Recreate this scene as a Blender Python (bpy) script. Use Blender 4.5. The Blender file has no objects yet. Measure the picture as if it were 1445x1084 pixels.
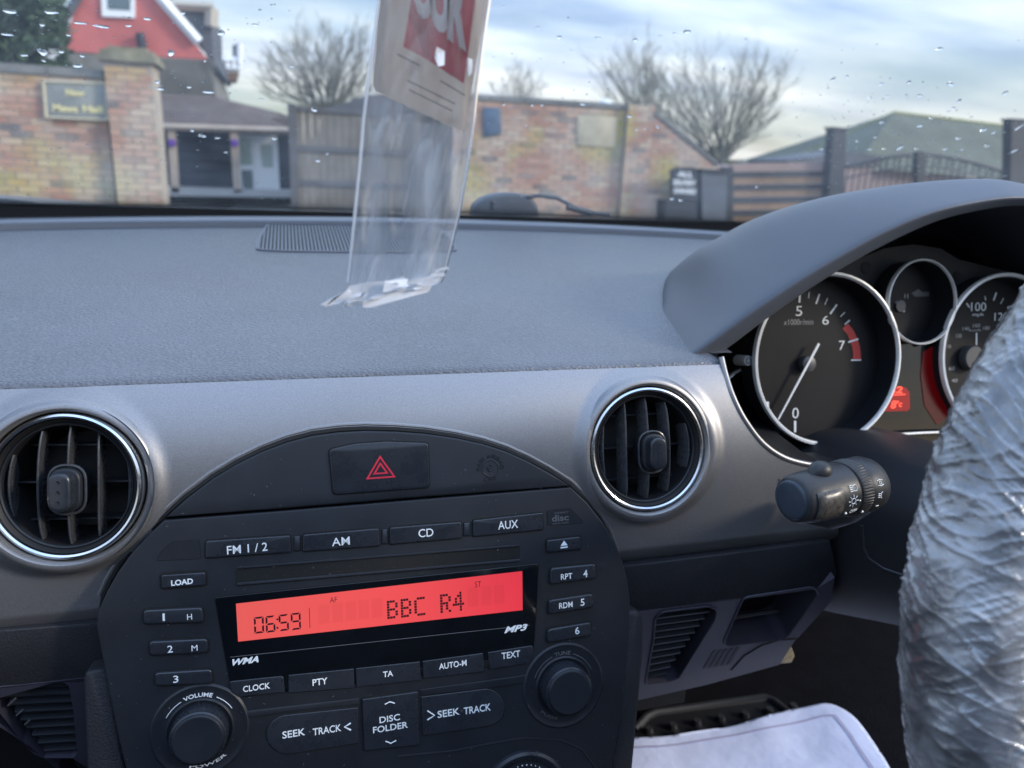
import bpy, bmesh, math, random
from mathutils import Vector, Matrix, noise, geometry
random.seed(7)
R_ = math.radians
SC = bpy.context.scene
COL = SC.collection
# ------------------------------------------------------------------ camera
# axes: X = across the car to the right, Y = towards the bonnet, Z = up; the eye is the origin, ground at z = -1.1
F_, CX, CY = 1043.0, 722.5, 542.0
_rx = Vector(((4300-CX)/F_, (CY-400)/F_, 1)).normalized()
_v = (CY-225)/F_
_u = -(1+_rx.y/_rx.z*_v)/(_rx.x/_rx.z)
_fw = Vector((_u, _v, 1)).normalized()
_up = -_rx.cross(_fw)
cam_d = bpy.data.cameras.new('camera'); cam = bpy.data.objects.new('camera', cam_d); COL.objects.link(cam)
c_right = Vector((_rx.x, _fw.x, _up.x)); c_up = Vector((_rx.y, _fw.y, _up.y)); c_fwd = Vector((_rx.z, _fw.z, _up.z))
cam.matrix_world = Matrix((( c_right.x, c_up.x, -c_fwd.x, 0), (c_right.y, c_up.y, -c_fwd.y, 0), (c_right.z, c_up.z, -c_fwd.z, 0), (0,0,0,1)))
cam_d.sensor_width = 36; cam_d.lens = F_/1445*36; cam_d.clip_start = .02; cam_d.clip_end = 3000
cam_d.dof.use_dof = True; cam_d.dof.focus_distance = .415; cam_d.dof.aperture_fstop = cam_d.lens/3.0
SC.camera = cam
SC.view_settings.view_transform = 'Standard'; SC.view_settings.look = 'None'; SC.view_settings.gamma = 1
SC.view_settings.exposure = 0.85
try: SC.view_settings.use_curve_mapping = False
except Exception: pass
try:
    SC.cycles.max_bounces = 10; SC.cycles.transparent_max_bounces = 24; SC.cycles.transmission_bounces = 8
    SC.cycles.sample_clamp_indirect = 4.0
except Exception: pass
# ------------------------------------------------------------------ sky and sun
SUN_EL, SUN_AZ = R_(24), R_(118)      # azimuth clockwise from +Y (bonnet direction): right and a little behind
W = bpy.data.worlds.new('World'); SC.world = W; W.use_nodes = True
nt = W.node_tree; nt.nodes.clear()
def N(t, ty, **k):
    n = t.nodes.new(ty)
    for a, b in k.items():
        if a.startswith('i_'): n.inputs[a[2:].replace('_', ' ')].default_value = b
        else: setattr(n, a, b)
    return n
def ramp(t, stops, fac=None, interp='LINEAR'):
    n = t.nodes.new('ShaderNodeValToRGB'); n.color_ramp.interpolation = interp
    el = n.color_ramp.elements
    while len(el) > 1: el.remove(el[-1])
    el[0].position = stops[0][0]; el[0].color = (*stops[0][1], 1) if len(stops[0][1]) == 3 else stops[0][1]
    for p, c in stops[1:]:
        e = el.new(p); e.color = (*c, 1)
    if fac is not None: t.links.new(fac, n.inputs[0])
    return n
wo = N(nt, 'ShaderNodeOutputWorld'); bg = N(nt, 'ShaderNodeBackground'); bg.inputs[1].default_value = .095
sky = N(nt, 'ShaderNodeTexSky', sky_type='NISHITA', sun_disc=False, sun_elevation=SUN_EL, sun_rotation=SUN_AZ, air_density=1.0, dust_density=1.2, ozone_density=1.5)
tc = N(nt, 'ShaderNodeTexCoord'); sep = N(nt, 'ShaderNodeSeparateXYZ'); nt.links.new(tc.outputs['Generated'], sep.inputs[0])
# clouds projected on a layer overhead: direction.xy / (z + k)
ad = N(nt, 'ShaderNodeMath', operation='ADD'); ad.inputs[1].default_value = .12
mx = N(nt, 'ShaderNodeMath', operation='MAXIMUM'); mx.inputs[1].default_value = 0
nt.links.new(sep.outputs[2], mx.inputs[0]); nt.links.new(mx.outputs[0], ad.inputs[0])
dv = N(nt, 'ShaderNodeVectorMath', operation='DIVIDE'); cmb = N(nt, 'ShaderNodeCombineXYZ')
for k in range(3): nt.links.new(ad.outputs[0], cmb.inputs[k])
nt.links.new(tc.outputs['Generated'], dv.inputs[0]); nt.links.new(cmb.outputs[0], dv.inputs[1])
mp = N(nt, 'ShaderNodeMapping'); mp.inputs['Scale'].default_value = (.33, .75, 0.0); mp.inputs['Location'].default_value = (3.1, 1.35, 0)
nt.links.new(dv.outputs[0], mp.inputs[0])
n1 = N(nt, 'ShaderNodeTexNoise'); n1.inputs['Scale'].default_value = 1.0; n1.inputs['Detail'].default_value = 7; n1.inputs['Roughness'].default_value = .5; n1.inputs['Distortion'].default_value = .35
nt.links.new(mp.outputs[0], n1.inputs['Vector'])
cov = ramp(nt, [(0.28, (0,0,0)), (0.60, (1,1,1))], n1.outputs['Fac'])
n2 = N(nt, 'ShaderNodeTexNoise'); n2.inputs['Scale'].default_value = 1.7; n2.inputs['Detail'].default_value = 5
mp2 = N(nt, 'ShaderNodeMapping'); mp2.inputs['Scale'].default_value = (.42, .85, 0); mp2.inputs['Location'].default_value = (0.3, 7.7, 0)
nt.links.new(dv.outputs[0], mp2.inputs[0]); nt.links.new(mp2.outputs[0], n2.inputs['Vector'])
ccol = ramp(nt, [(0.36, (4.4, 5.6, 8.0)), (0.5, (7.4, 8.5, 9.9)), (0.62, (10.6, 11.0, 11.3))], n2.outputs['Fac'])
# cream light low down
lowf = N(nt, 'ShaderNodeMapRange'); lowf.inputs[1].default_value = .0; lowf.inputs[2].default_value = .15; lowf.inputs[3].default_value = 1; lowf.inputs[4].default_value = 0
nt.links.new(sep.outputs[2], lowf.inputs[0])
mlow = N(nt, 'ShaderNodeMixRGB'); mlow.inputs[2].default_value = (12.6, 11.7, 10.3, 1)
mlf = N(nt, 'ShaderNodeMath', operation='MULTIPLY'); mlf.inputs[1].default_value = .85; nt.links.new(lowf.outputs[0], mlf.inputs[0])
nt.links.new(mlf.outputs[0], mlow.inputs[0]); nt.links.new(ccol.outputs[0], mlow.inputs[1])
mixc = N(nt, 'ShaderNodeMixRGB'); nt.links.new(cov.outputs[0], mixc.inputs[0])
skyb = N(nt, 'ShaderNodeMixRGB', blend_type='MULTIPLY'); skyb.inputs[0].default_value = 1; skyb.inputs[2].default_value = (1.25, 1.25, 1.25, 1)
nt.links.new(sky.outputs[0], skyb.inputs[1])
nt.links.new(skyb.outputs[0], mixc.inputs[1]); nt.links.new(mlow.outputs[0], mixc.inputs[2])
gz = N(nt, 'ShaderNodeMapRange'); gz.inputs[1].default_value = 0; gz.inputs[2].default_value = 1; gz.inputs[3].default_value = .52; gz.inputs[4].default_value = 1.75
nt.links.new(mx.outputs[0], gz.inputs[0]); gm0 = N(nt, 'ShaderNodeVectorMath', operation='SCALE'); nt.links.new(mixc.outputs[0], gm0.inputs[0]); nt.links.new(gz.outputs[0], gm0.inputs['Scale'])
zt = ramp(nt, [(0.0, (1, 1, 1)), (.25, (.97, 1, 1.04)), (.8, (.76, .94, 1.22))], mx.outputs[0]); gm_ = N(nt, 'ShaderNodeVectorMath', operation='MULTIPLY'); nt.links.new(gm0.outputs[0], gm_.inputs[0]); nt.links.new(zt.outputs[0], gm_.inputs[1])
nt.links.new(gm_.outputs[0], bg.inputs[0]); nt.links.new(bg.outputs[0], wo.inputs[0])
sd = bpy.data.lights.new('sun', 'SUN'); sd.energy = 1.5; sd.angle = R_(10); sd.color = (1, .9, .76)
so = bpy.data.objects.new('sun', sd); COL.objects.link(so)
sdir = Vector((math.sin(SUN_AZ)*math.cos(SUN_EL), math.cos(SUN_AZ)*math.cos(SUN_EL), math.sin(SUN_EL)))
so.rotation_euler = sdir.to_track_quat('Z', 'Y').to_euler()
# ------------------------------------------------------------------ geometry helpers
def ray(px, py):
    d = Vector(((px-CX)/F_, (CY-py)/F_, 1)); return Vector((d.dot(_rx), d.dot(_fw), d.dot(_up)))
def atY(px, py, Y): d = ray(px, py); return d*(Y/d.y)
def atZ(px, py, Z): d = ray(px, py); return d*(Z/d.z)
class Frame:
    """a tilted flat face: origin o, tilt back T, yaw a; n points at the seats"""
    def __init__(s, o, T=0, a=0):
        s.o = Vector(o)
        s.n = Vector((math.sin(a)*math.cos(T), -math.cos(a)*math.cos(T), math.sin(T)))
        s.x = Vector((math.cos(a), math.sin(a), 0)); s.y = s.n.cross(s.x)
    def px(s, x, y, h=0):
        d = ray(x, y); o = s.o + s.n*h
        p = d*(o.dot(s.n)/d.dot(s.n)) - s.o
        return (p.dot(s.x), p.dot(s.y))
    def pt(s, u, v, h=0): return s.o + s.x*u + s.y*v + s.n*h
def pinv(parent):
    return Matrix.Translation(-parent.location) if parent.type == 'EMPTY' else Matrix.Identity(4)
def mesh(name, vs, fs, mat, parent=None, smooth=False, sharp=None):
    m = bpy.data.meshes.new(name); m.from_pydata([tuple(v) for v in vs], [], fs); m.validate(); m.update()
    if smooth: m.polygons.foreach_set('use_smooth', [True]*len(m.polygons))
    if sharp is not None and smooth:
        try: m.set_sharp_from_angle(angle=R_(sharp))
        except Exception: pass
    if mat: m.materials.append(mat)
    return obj(name, m, parent)
def obj(name, m, parent=None):
    o = bpy.data.objects.new(name, m); COL.objects.link(o)
    if parent:
        o.parent = parent; o.matrix_parent_inverse = pinv(parent)
    return o
def thing(name, label, cat, loc, group=None):
    o = bpy.data.objects.new(name, None); COL.objects.link(o); o.location = loc
    o.empty_display_size = .02
    return tag(o, label, cat, group)
def tag(o, label, cat, group=None):
    o['label'] = label; o['category'] = cat
    if group: o['group'] = group
    return o
def kind(o, k): o['kind'] = k; return o
class MB:
    def __init__(s): s.v = []; s.f = []
    def add(s, vs, fs):
        b = len(s.v); s.v += [Vector(v) for v in vs]; s.f += [tuple(b+i for i in f) for f in fs]
    def box(s, x0, x1, y0, y1, z0, z1, T=None):
        vs = [Vector((x, y, z)) for z in (z0, z1) for y in (y0, y1) for x in (x0, x1)]
        if T: vs = [T(v) for v in vs]
        s.add(vs, [(0,2,3,1), (4,5,7,6), (0,1,5,4), (2,6,7,3), (0,4,6,2), (1,3,7,5)])
    def tube(s, pts, r, n=8, closed=False, cap=True):
        pts = [Vector(p) for p in pts]; k = len(pts); rs = r if isinstance(r, (list, tuple)) else [r]*k
        rings = []; up = None
        for i, p in enumerate(pts):
            a = pts[(i-1) % k] if (closed or i) else p; b = pts[(i+1) % k] if (closed or i < k-1) else p
            t = (b-a); t = t.normalized() if t.length > 1e-9 else Vector((0,0,1))
            if up is None: up = Vector((0,0,1)) if abs(t.z) < .9 else Vector((1,0,0))
            s_ = t.cross(up)
            if s_.length < 1e-6: s_ = t.orthogonal()
            s_.normalize(); up = s_.cross(t).normalized()
            rings.append([p + (s_*math.cos(2*math.pi*j/n) + up*math.sin(2*math.pi*j/n))*rs[i] for j in range(n)])
        vs = [v for q in rings for v in q]; fs = []
        for i in range(k if closed else k-1):
            for j in range(n):
                a = i*n+j; b = i*n+(j+1) % n; c = ((i+1) % k)*n+(j+1) % n; d = ((i+1) % k)*n+j
                fs.append((a, b, c, d))
        if cap and not closed: fs += [tuple(reversed(range(n))), tuple(range((k-1)*n, k*n))]
        s.add(vs, fs)
    def build(s, name, mat, parent=None, smooth=False, sharp=35): return mesh(name, s.v, s.f, mat, parent, smooth, sharp)
def grid(name, P, mat, parent=None, smooth=True, keep=None, sharp=None, tri=None):
    nu = len(P); nv = len(P[0]); vs = [p for row in P for p in row]; fs = []
    for i in range(nu-1):
        for j in range(nv-1):
            if keep and not keep(i, j): continue
            fs.append((i*nv+j, (i+1)*nv+j, (i+1)*nv+j+1, i*nv+j+1))
    if tri:
        for i in range(nu-1):
            for j in range(nv-1):
                q = [(i, j), (i+1, j), (i+1, j+1), (i, j+1)]; g_ = [p for p in q if tri.get(p)]
                if len(g_) == 3: fs.append(tuple(a*nv+b for a, b in g_))
    return mesh(name, vs, fs, mat, parent, smooth, sharp)
def rounded(pts, r, k=5):
    """round the corners of a polygon; r one radius or a list"""
    out = []; n = len(pts); rs = r if isinstance(r, (list, tuple)) else [r]*n
    for i in range(n):
        p = Vector(pts[i]).to_2d() if len(pts[i]) > 2 else Vector(pts[i]); a = Vector(pts[i-1]); b = Vector(pts[(i+1) % n]); q = rs[i]
        if q <= 0: out.append(tuple(p)); continue
        da = (a-p); db = (b-p); q = min(q, da.length*.49, db.length*.49); s = p+da.normalized()*q; e = p+db.normalized()*q
        for j in range(k+1):
            t = j/k; w = s*(1-t)**2 + p*2*t*(1-t) + e*t*t; out.append((w.x, w.y))
    return out
def area(p): return sum(p[i-1][0]*p[i][1]-p[i][0]*p[i-1][1] for i in range(len(p)))/2
def inset(p, d):
    n = len(p); o = []
    for i in range(n):
        a = Vector(p[i-1]); b = Vector(p[i]); c = Vector(p[(i+1) % n])
        e1 = (b-a); e2 = (c-b)
        if e1.length < 1e-9: e1 = e2
        if e2.length < 1e-9: e2 = e1
        n1 = Vector((-e1.y, e1.x)).normalized(); n2 = Vector((-e2.y, e2.x)).normalized(); m = (n1+n2)
        if m.length < 1e-6: m = n1
        m.normalize(); k = d/max(.4, m.dot(n1)); o.append((b.x+m.x*k, b.y+m.y*k))
    return o
def plate(name, fr, uv, h0, h1, mat, parent=None, bevel=0, steps=2, back=False):
    """solid slab with outline uv on a frame, from height h0 to h1, rounded top edge"""
    if area(uv) < 0: uv = list(reversed(uv))
    n = len(uv); rings = [(uv, h0)]
    if bevel:
        for k in range(steps+1):
            a = math.pi/2*k/steps; rings.append((inset(uv, bevel*(1-math.cos(a))), h1-bevel+bevel*math.sin(a)))
    else: rings.append((uv, h1))
    vs = []; fs = []
    for p, h in rings: vs += [fr.pt(u, v, h) for u, v in p]
    for r in range(len(rings)-1):
        for i in range(n):
            j = (i+1) % n; fs.append((r*n+i, r*n+j, (r+1)*n+j, (r+1)*n+i))
    top = rings[-1][0]; b = (len(rings)-1)*n
    tri = geometry.tessellate_polygon([[Vector((u, v, 0)) for u, v in top]])
    for t in tri:
        t = list(t)
        A = [top[i] for i in t]
        if area(A) < 0: t.reverse()
        fs.append(tuple(b+i for i in t))
    if back:
        for t in tri: fs.append(tuple(reversed(list(t))))
    return mesh(name, vs, fs, mat, parent, bool(bevel), 50)
def lathe(name, fr, c, prof, mat, parent=None, n=48, smooth=True, sharp=40, rad=None):
    """prof = [(radius, height)...] turned about the frame normal at c=(u,v)"""
    vs = []; fs = []
    for r, h in prof:
        for j in range(n):
            a = 2*math.pi*j/n; q = r if rad is None else rad(r, h, a)
            vs.append(fr.pt(c[0]+q*math.cos(a), c[1]+q*math.sin(a), h))
    for i in range(len(prof)-1):
        for j in range(n):
            k = (j+1) % n; fs.append((i*n+j, i*n+k, (i+1)*n+k, (i+1)*n+j))
    if prof[-1][0] < .0025: fs.append(tuple(range((len(prof)-1)*n, len(prof)*n)))
    return mesh(name, vs, fs, mat, parent, smooth, sharp)
_tm = {}
def text_mesh(s, ext=.12, bold=0, shear=0):
    key = (s, ext, bold, shear)
    if key in _tm: return _tm[key]
    cu = bpy.data.curves.new('t', 'FONT'); cu.body = s; cu.size = 1; cu.extrude = ext; cu.resolution_u = 3; cu.offset = bold; cu.shear = shear
    o = bpy.data.objects.new('t', cu); COL.objects.link(o)
    dg = bpy.context.evaluated_depsgraph_get(); m = bpy.data.meshes.new_from_object(o.evaluated_get(dg))
    vs = [v.co.copy() for v in m.vertices]; fs = [tuple(p.vertices) for p in m.polygons]
    bpy.data.objects.remove(o); bpy.data.curves.remove(cu); bpy.data.meshes.remove(m)
    x0 = min(v.x for v in vs); x1 = max(v.x for v in vs); y0 = min(v.y for v in vs); y1 = max(v.y for v in vs)
    r = [(((v.x-x0)/(x1-x0) if x1 > x0 else .5), ((v.y-y0)/(y1-y0)), v.z/ext if ext else 0) for v in vs]
    _tm[key] = (r, fs, (x1-x0)/(y1-y0)); return _tm[key]
def text(s, fmap, w, hgt, mat, parent, name='lettering', bold=.02, shear=0, label=None, th=.00012):
    """fmap(u,v,h): local plane -> world, text centred at 0"""
    r, fs, asp = text_mesh(s, bold=bold, shear=shear)
    if w is None: w = hgt*asp
    o = mesh(name, [fmap((x-.5)*w, (y-.5)*hgt, z*th) for x, y, z in r], fs, mat, parent)
    return o
def ptext(s, fr, c, wpx, hpx, mat, parent, h=0, bold=.02, shear=0, th=.00012, name='lettering'):
    """text centred at photo point c, with its width and cap height measured in photo pixels there"""
    u, v = fr.px(c[0], c[1], h)
    a = fr.px(c[0]-wpx/2, c[1]+wpx/2*.09, h); b = fr.px(c[0]+wpx/2, c[1]-wpx/2*.09, h)
    w = b[0]-a[0]; t = fr.px(c[0], c[1]-hpx/2, h)[1]-fr.px(c[0], c[1]+hpx/2, h)[1]
    return text(s, lambda x, y, z: fr.pt(u+x, v+y, h+z), w, t, mat, parent, bold=bold, shear=shear, th=th, name=name)
def arc_text(s, fr, c, r, a0, a1, hgt, mat, parent, h=0, bold=.02, name='lettering', flip=False):
    """letters along a circle: a0 -> a1 in degrees (clockwise for normal reading)"""
    def fm(x, y, z):
        t = x+.5; a = R_(a0+(a1-a0)*t); q = r+y if not flip else r-y
        return fr.pt(c[0]+q*math.cos(a), c[1]+q*math.sin(a), h+z)
    return text(s, fm, 1, hgt, mat, parent, bold=bold, name=name)
# ------------------------------------------------------------------ materials
def M_(name, col, rough=.5, metal=0, spec=.5, bump=None, vary=None, coat=0, trans=0, ior=1.45, emit=None, alpha=None, sheen=0):
    m = bpy.data.materials.new(name); m.use_nodes = True; t = m.node_tree; b = t.nodes['Principled BSDF']
    b.inputs['Base Color'].default_value = (*col, 1); b.inputs['Roughness'].default_value = rough; b.inputs['Metallic'].default_value = metal
    b.inputs['Specular IOR Level'].default_value = spec; b.inputs['IOR'].default_value = ior
    b.inputs['Coat Weight'].default_value = coat; b.inputs['Coat Roughness'].default_value = .1
    b.inputs['Transmission Weight'].default_value = trans
    if emit: b.inputs['Emission Color'].default_value = (*emit[0], 1); b.inputs['Emission Strength'].default_value = emit[1]
    g = N(t, 'ShaderNodeNewGeometry')
    if vary:      # (scale, darker mult, lighter mult [, rough amount])
        n = N(t, 'ShaderNodeTexNoise'); n.inputs['Scale'].default_value = vary[0]; n.inputs['Detail'].default_value = 6; n.inputs['Roughness'].default_value = .65
        t.links.new(g.outputs['Position'], n.inputs['Vector'])
        r = ramp(t, [(.3, tuple(c*vary[1] for c in col)), (.7, tuple(min(1, c*vary[2]) for c in col))], n.outputs['Fac'])
        t.links.new(r.outputs[0], b.inputs['Base Color'])
        if len(vary) > 3:
            q = N(t, 'ShaderNodeMapRange'); q.inputs[1].default_value = .3; q.inputs[2].default_value = .7; q.inputs[3].default_value = rough-vary[3]; q.inputs[4].default_value = rough+vary[3]
            t.links.new(n.outputs['Fac'], q.inputs[0]); t.links.new(q.outputs[0], b.inputs['Roughness'])
    if bump:      # (kind, scale, strength, distance)
        k, sc, st, di = bump[:4]
        if k == 'leather':
            mpp = N(t, 'ShaderNodeMapping'); mpp.inputs['Scale'].default_value = (.75, 1.15, 1)
            t.links.new(g.outputs['Position'], mpp.inputs[0])
            wv = N(t, 'ShaderNodeTexNoise'); wv.inputs['Scale'].default_value = sc*.5; t.links.new(mpp.outputs[0], wv.inputs['Vector'])
            sb = N(t, 'ShaderNodeVectorMath', operation='MULTIPLY_ADD'); sb.inputs[1].default_value = (.0010,)*3
            t.links.new(wv.outputs['Color'], sb.inputs[0]); t.links.new(mpp.outputs[0], sb.inputs[2])
            n = N(t, 'ShaderNodeTexVoronoi', feature='SMOOTH_F1'); n.inputs['Scale'].default_value = sc; n.inputs['Smoothness'].default_value = .35
            t.links.new(sb.outputs[0], n.inputs['Vector'])
            rr = ramp(t, [(.1, (1,1,1)), (.75, (0,0,0))], n.outputs['Distance']); out = rr.outputs[0]
        else:
            n = N(t, 'ShaderNodeTexNoise'); n.inputs['Scale'].default_value = sc; n.inputs['Detail'].default_value = bump[4] if len(bump) > 4 else 3
            t.links.new(g.outputs['Position'], n.inputs['Vector']); out = n.outputs['Fac']
        bp = N(t, 'ShaderNodeBump'); bp.inputs['Strength'].default_value = st; bp.inputs['Distance'].default_value = di
        t.links.new(out, bp.inputs['Height']); t.links.new(bp.outputs[0], b.inputs['Normal'])
    if alpha is not None: b.inputs['Alpha'].default_value = alpha
    return m
def film(name, tint, cover, rough, bump=None, emitcol=None, white=.6, milk=None, ior=1.5):
    """clear plastic film: mostly see-through, partly milky and glossy (same for every ray)"""
    m = bpy.data.materials.new(name); m.use_nodes = True; t = m.node_tree; t.nodes.clear()
    o = N(t, 'ShaderNodeOutputMaterial'); tr = N(t, 'ShaderNodeBsdfTransparent'); tr.inputs[0].default_value = (*tint, 1)
    b = N(t, 'ShaderNodeBsdfPrincipled'); b.inputs['Base Color'].default_value = (white, white, white*1.02, 1); b.inputs['Roughness'].default_value = rough
    gl = N(t, 'ShaderNodeBsdfGlossy'); gl.inputs['Roughness'].default_value = rough
    fr = N(t, 'ShaderNodeFresnel'); fr.inputs[0].default_value = ior
    mx1 = N(t, 'ShaderNodeMixShader'); mx2 = N(t, 'ShaderNodeMixShader')
    mx1.inputs[0].default_value = cover
    t.links.new(tr.outputs[0], mx1.inputs[1]); t.links.new(b.outputs[0], mx1.inputs[2])
    t.links.new(fr.outputs[0], mx2.inputs[0]); t.links.new(mx1.outputs[0], mx2.inputs[1]); t.links.new(gl.outputs[0], mx2.inputs[2])
    t.links.new(mx2.outputs[0], o.inputs[0])
    if milk:
        g = N(t, 'ShaderNodeNewGeometry'); n = N(t, 'ShaderNodeTexNoise'); n.inputs['Scale'].default_value = milk[0]; n.inputs['Detail'].default_value = 3
        mpp = N(t, 'ShaderNodeMapping'); mpp.inputs['Scale'].default_value = milk[1]; t.links.new(g.outputs['Position'], mpp.inputs[0]); t.links.new(mpp.outputs[0], n.inputs['Vector'])
        q = N(t, 'ShaderNodeMapRange'); q.inputs[1].default_value = .35; q.inputs[2].default_value = .68; q.inputs[3].default_value = milk[2]; q.inputs[4].default_value = milk[3]
        t.links.new(n.outputs['Fac'], q.inputs[0]); t.links.new(q.outputs[0], mx1.inputs[0])
    if bump:
        g = N(t, 'ShaderNodeNewGeometry'); n = N(t, 'ShaderNodeTexNoise'); n.inputs['Scale'].default_value = bump[0]; n.inputs['Detail'].default_value = 4; n.inputs['Distortion'].default_value = 1.0
        mpp = N(t, 'ShaderNodeMapping'); mpp.inputs['Scale'].default_value = bump[3] if len(bump) > 3 else (1,1,1)
        t.links.new(g.outputs['Position'], mpp.inputs[0]); t.links.new(mpp.outputs[0], n.inputs['Vector'])
        bp = N(t, 'ShaderNodeBump'); bp.inputs['Strength'].default_value = bump[1]; bp.inputs['Distance'].default_value = bump[2]
        t.links.new(n.outputs['Fac'], bp.inputs['Height'])
        for q in (b, gl, fr): t.links.new(bp.outputs[0], q.inputs['Normal'])
    m['mixnode'] = 1
    return m
m_leather = M_('dash leather', (.108, .114, .131), .38, spec=.6, bump=('leather', 600, .7, .0007), vary=(7, .80, 1.18, .08))
m_hood = M_('hood plastic', (.086, .094, .112), .44, bump=('noise', 1300, .6, .0004), vary=(12, .9, 1.1, .04))
m_silver = M_('silver paint', (.275, .268, .270), .40, metal=.70, bump=('noise', 2600, .10, .0001), vary=(1400, .82, 1.18, .05))
m_black = M_('black trim', (.016, .018, .022), .40, spec=.36, bump=('noise', 2200, .18, .0001), vary=(30, .85, 1.2, .05))
m_grain = M_('grained black plastic', (.021, .021, .024), .5, spec=.35, bump=('noise', 900, .8, .0006, 4), vary=(20, .85, 1.15, .04))
m_gap = M_('shadow gap rubber', (.004, .004, .004), .7)
m_deep = M_('deep black', (.006, .006, .007), .6)
m_gloss = M_('gloss black lens', (.004, .005, .007), .09, spec=.5, vary=(60, .8, 1.2, .03))
m_button = M_('button plastic', (.019, .022, .028), .28, spec=.6, bump=('noise', 2500, .12, .0001), vary=(80, .85, 1.15, .05))
m_slat = M_('vent slat plastic', (.045, .047, .052), .27, spec=.6, vary=(200, .8, 1.2, .04))
m_print = M_('white print', (.78, .80, .80), .5)
m_greyprint = M_('grey print', (.10, .10, .105), .5)
m_emboss = M_('dark embossed print', (.012, .012, .014), .35)
m_hazard = M_('hazard red print', (.75, .03, .06), .4)
m_chrome = M_('satin chrome', (.74, .75, .76), .22, metal=1, vary=(200, .92, 1.0, .05))
m_ring = M_('gauge ring silver', (.88, .87, .84), .36, metal=.15, vary=(90, .92, 1.06, .05))
m_dial = M_('dial face', (.008, .008, .0095), .5, spec=.22, vary=(25, .8, 1.3, .05))
m_fabricblack = M_('footwell carpet', (.006, .006, .008), .95, spec=.1, bump=('noise', 500, .8, .003), vary=(30, .7, 1.3))
m_paper = M_('paper mat', (.68, .73, .95), .8, vary=(14, .94, 1.03), bump=('noise', 30, .25, .01))
m_crease = M_('paper print line', (.42, .40, .56), .8)
m_lcd = M_('LCD lit red', (.22, .015, .02), .35, emit=((1.0, .115, .105), .37))
t = m_lcd.node_tree; g = N(t, 'ShaderNodeNewGeometry'); sp0 = N(t, 'ShaderNodeSeparateXYZ'); t.links.new(g.outputs['Position'], sp0.inputs[0]); mr = N(t, 'ShaderNodeMapRange'); mr.inputs[1].default_value = -.04; mr.inputs[2].default_value = .13; t.links.new(sp0.outputs[0], mr.inputs[0])
rr = ramp(t, [(0, (1, .15, .125)), (.6, (1, .10, .10)), (1, (.95, .045, .075))], mr.outputs[0]); t.links.new(rr.outputs[0], t.nodes['Principled BSDF'].inputs['Emission Color'])
m_lcddark = M_('LCD segment', (.03, .006, .008), .4)
m_lcdghost = m_lcd.copy(); m_lcdghost.name = 'LCD idle segment'; m_lcdghost.node_tree.nodes['Principled BSDF'].inputs['Emission Strength'].default_value = .335
m_redlit = M_('red lit display', (.10, .003, .003), .3, emit=((1, .006, .005), .13))
m_redtext = M_('red lit digits', (.5, .05, .02), .3, emit=((1, .07, .045), 1.0))
m_redglow = M_('painted red glow', (.05, .002, .003), .22, emit=((1, .01, .014), .022))  # faint emission imitates the display's red light falling on the dial cover
m_redzone = M_('red zone print', (.5, .035, .03), .5)
m_rubber = M_('rubber seal', (.006, .006, .007), .6)
m_frit = M_('windscreen black border', (.004, .004, .005), .4)
m_beige = M_('beige connector', (.30, .26, .18), .5, vary=(120, .5, 1.2))
m_strip = M_('defroster trim', (.20, .21, .24), .45, bump=('noise', 1400, .3, .0003))
m_lowgrey = M_('lower dash plastic', (.050, .047, .066), .55, bump=('noise', 1300, .4, .0003), vary=(20, .85, 1.15, .04))
m_lightgrey = M_('light grey print', (.42, .42, .42), .5)
m_dark = M_('dark grey plastic', (.07, .07, .075), .45)
m_hood2 = M_('binnacle plastic', (.024, .024, .025), .6, bump=('noise', 900, .3, .0003), vary=(30, .8, 1.2))
m_colplast = M_('column plastic', (.020, .021, .025), .55, bump=('noise', 1200, .3, .0003))
m_stalk = M_('stalk plastic', (.024, .024, .026), .47, bump=('noise', 700, .25, .0002), vary=(120, .8, 1.4, .1))
m_stalkcap = M_('stalk cap', (.030, .045, .062), .42, vary=(150, .85, 1.2, .06))
m_stalkpad = M_('worn stalk pad', (.075, .068, .060), .33, vary=(420, .55, 1.35, .14))
m_wheel = M_('wheel leather', (.018, .019, .022), .5)
m_wrap = film('plastic wrap', (.95, .96, .98), .30, .085, bump=(420, .40, .001, (1, 1, 1)), white=.84, milk=(46, (1, 1, .6), .10, .50), ior=1.9)
m_film = film('sleeve film', (.97, .98, .99), .14, .12, bump=(90, .30, .002, (1, .4, .3)), white=.8, milk=(85, (1, .4, .12), .01, .18))
m_filmback = film('sleeve film back', (.97, .98, .99), .2, .12, bump=(90, .35, .002, (1, .4, .3)), white=.9, milk=(70, (1, .4, .10), .10, .72))
m_filmfold = film('folded film', (.93, .95, .97), .42, .15, white=.9)
m_filmdense = film('doubled film', (.9, .93, .96), .75, .15, white=.92)
m_filmedge = film('welded film edge', (.92, .94, .97), .55, .15, white=.9)
m_card = M_('card beige', (.88, .76, .63), .5, vary=(60, .92, 1.05))
t = m_card.node_tree; o_ = [n for n in t.nodes if n.type == 'OUTPUT_MATERIAL'][0]; tl = N(t, 'ShaderNodeBsdfTranslucent'); tl.inputs[0].default_value = (.85, .66, .52, 1); mm = N(t, 'ShaderNodeMixShader'); mm.inputs[0].default_value = .5
t.links.new(t.nodes['Principled BSDF'].outputs[0], mm.inputs[1]); t.links.new(tl.outputs[0], mm.inputs[2]); t.links.new(mm.outputs[0], o_.inputs[0])
m_cardedge = M_('card margin', (.86, .74, .62), .5)
m_cardred = M_('card red', (.75, .12, .14), .45, vary=(60, .85, 1.15))
m_carddark = M_('card dark red', (.55, .05, .07), .45)
m_cardwhite = M_('card white', (.88, .84, .82), .5)
m_cardgrey = M_('card grey', (.20, .17, .16), .5)
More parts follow.
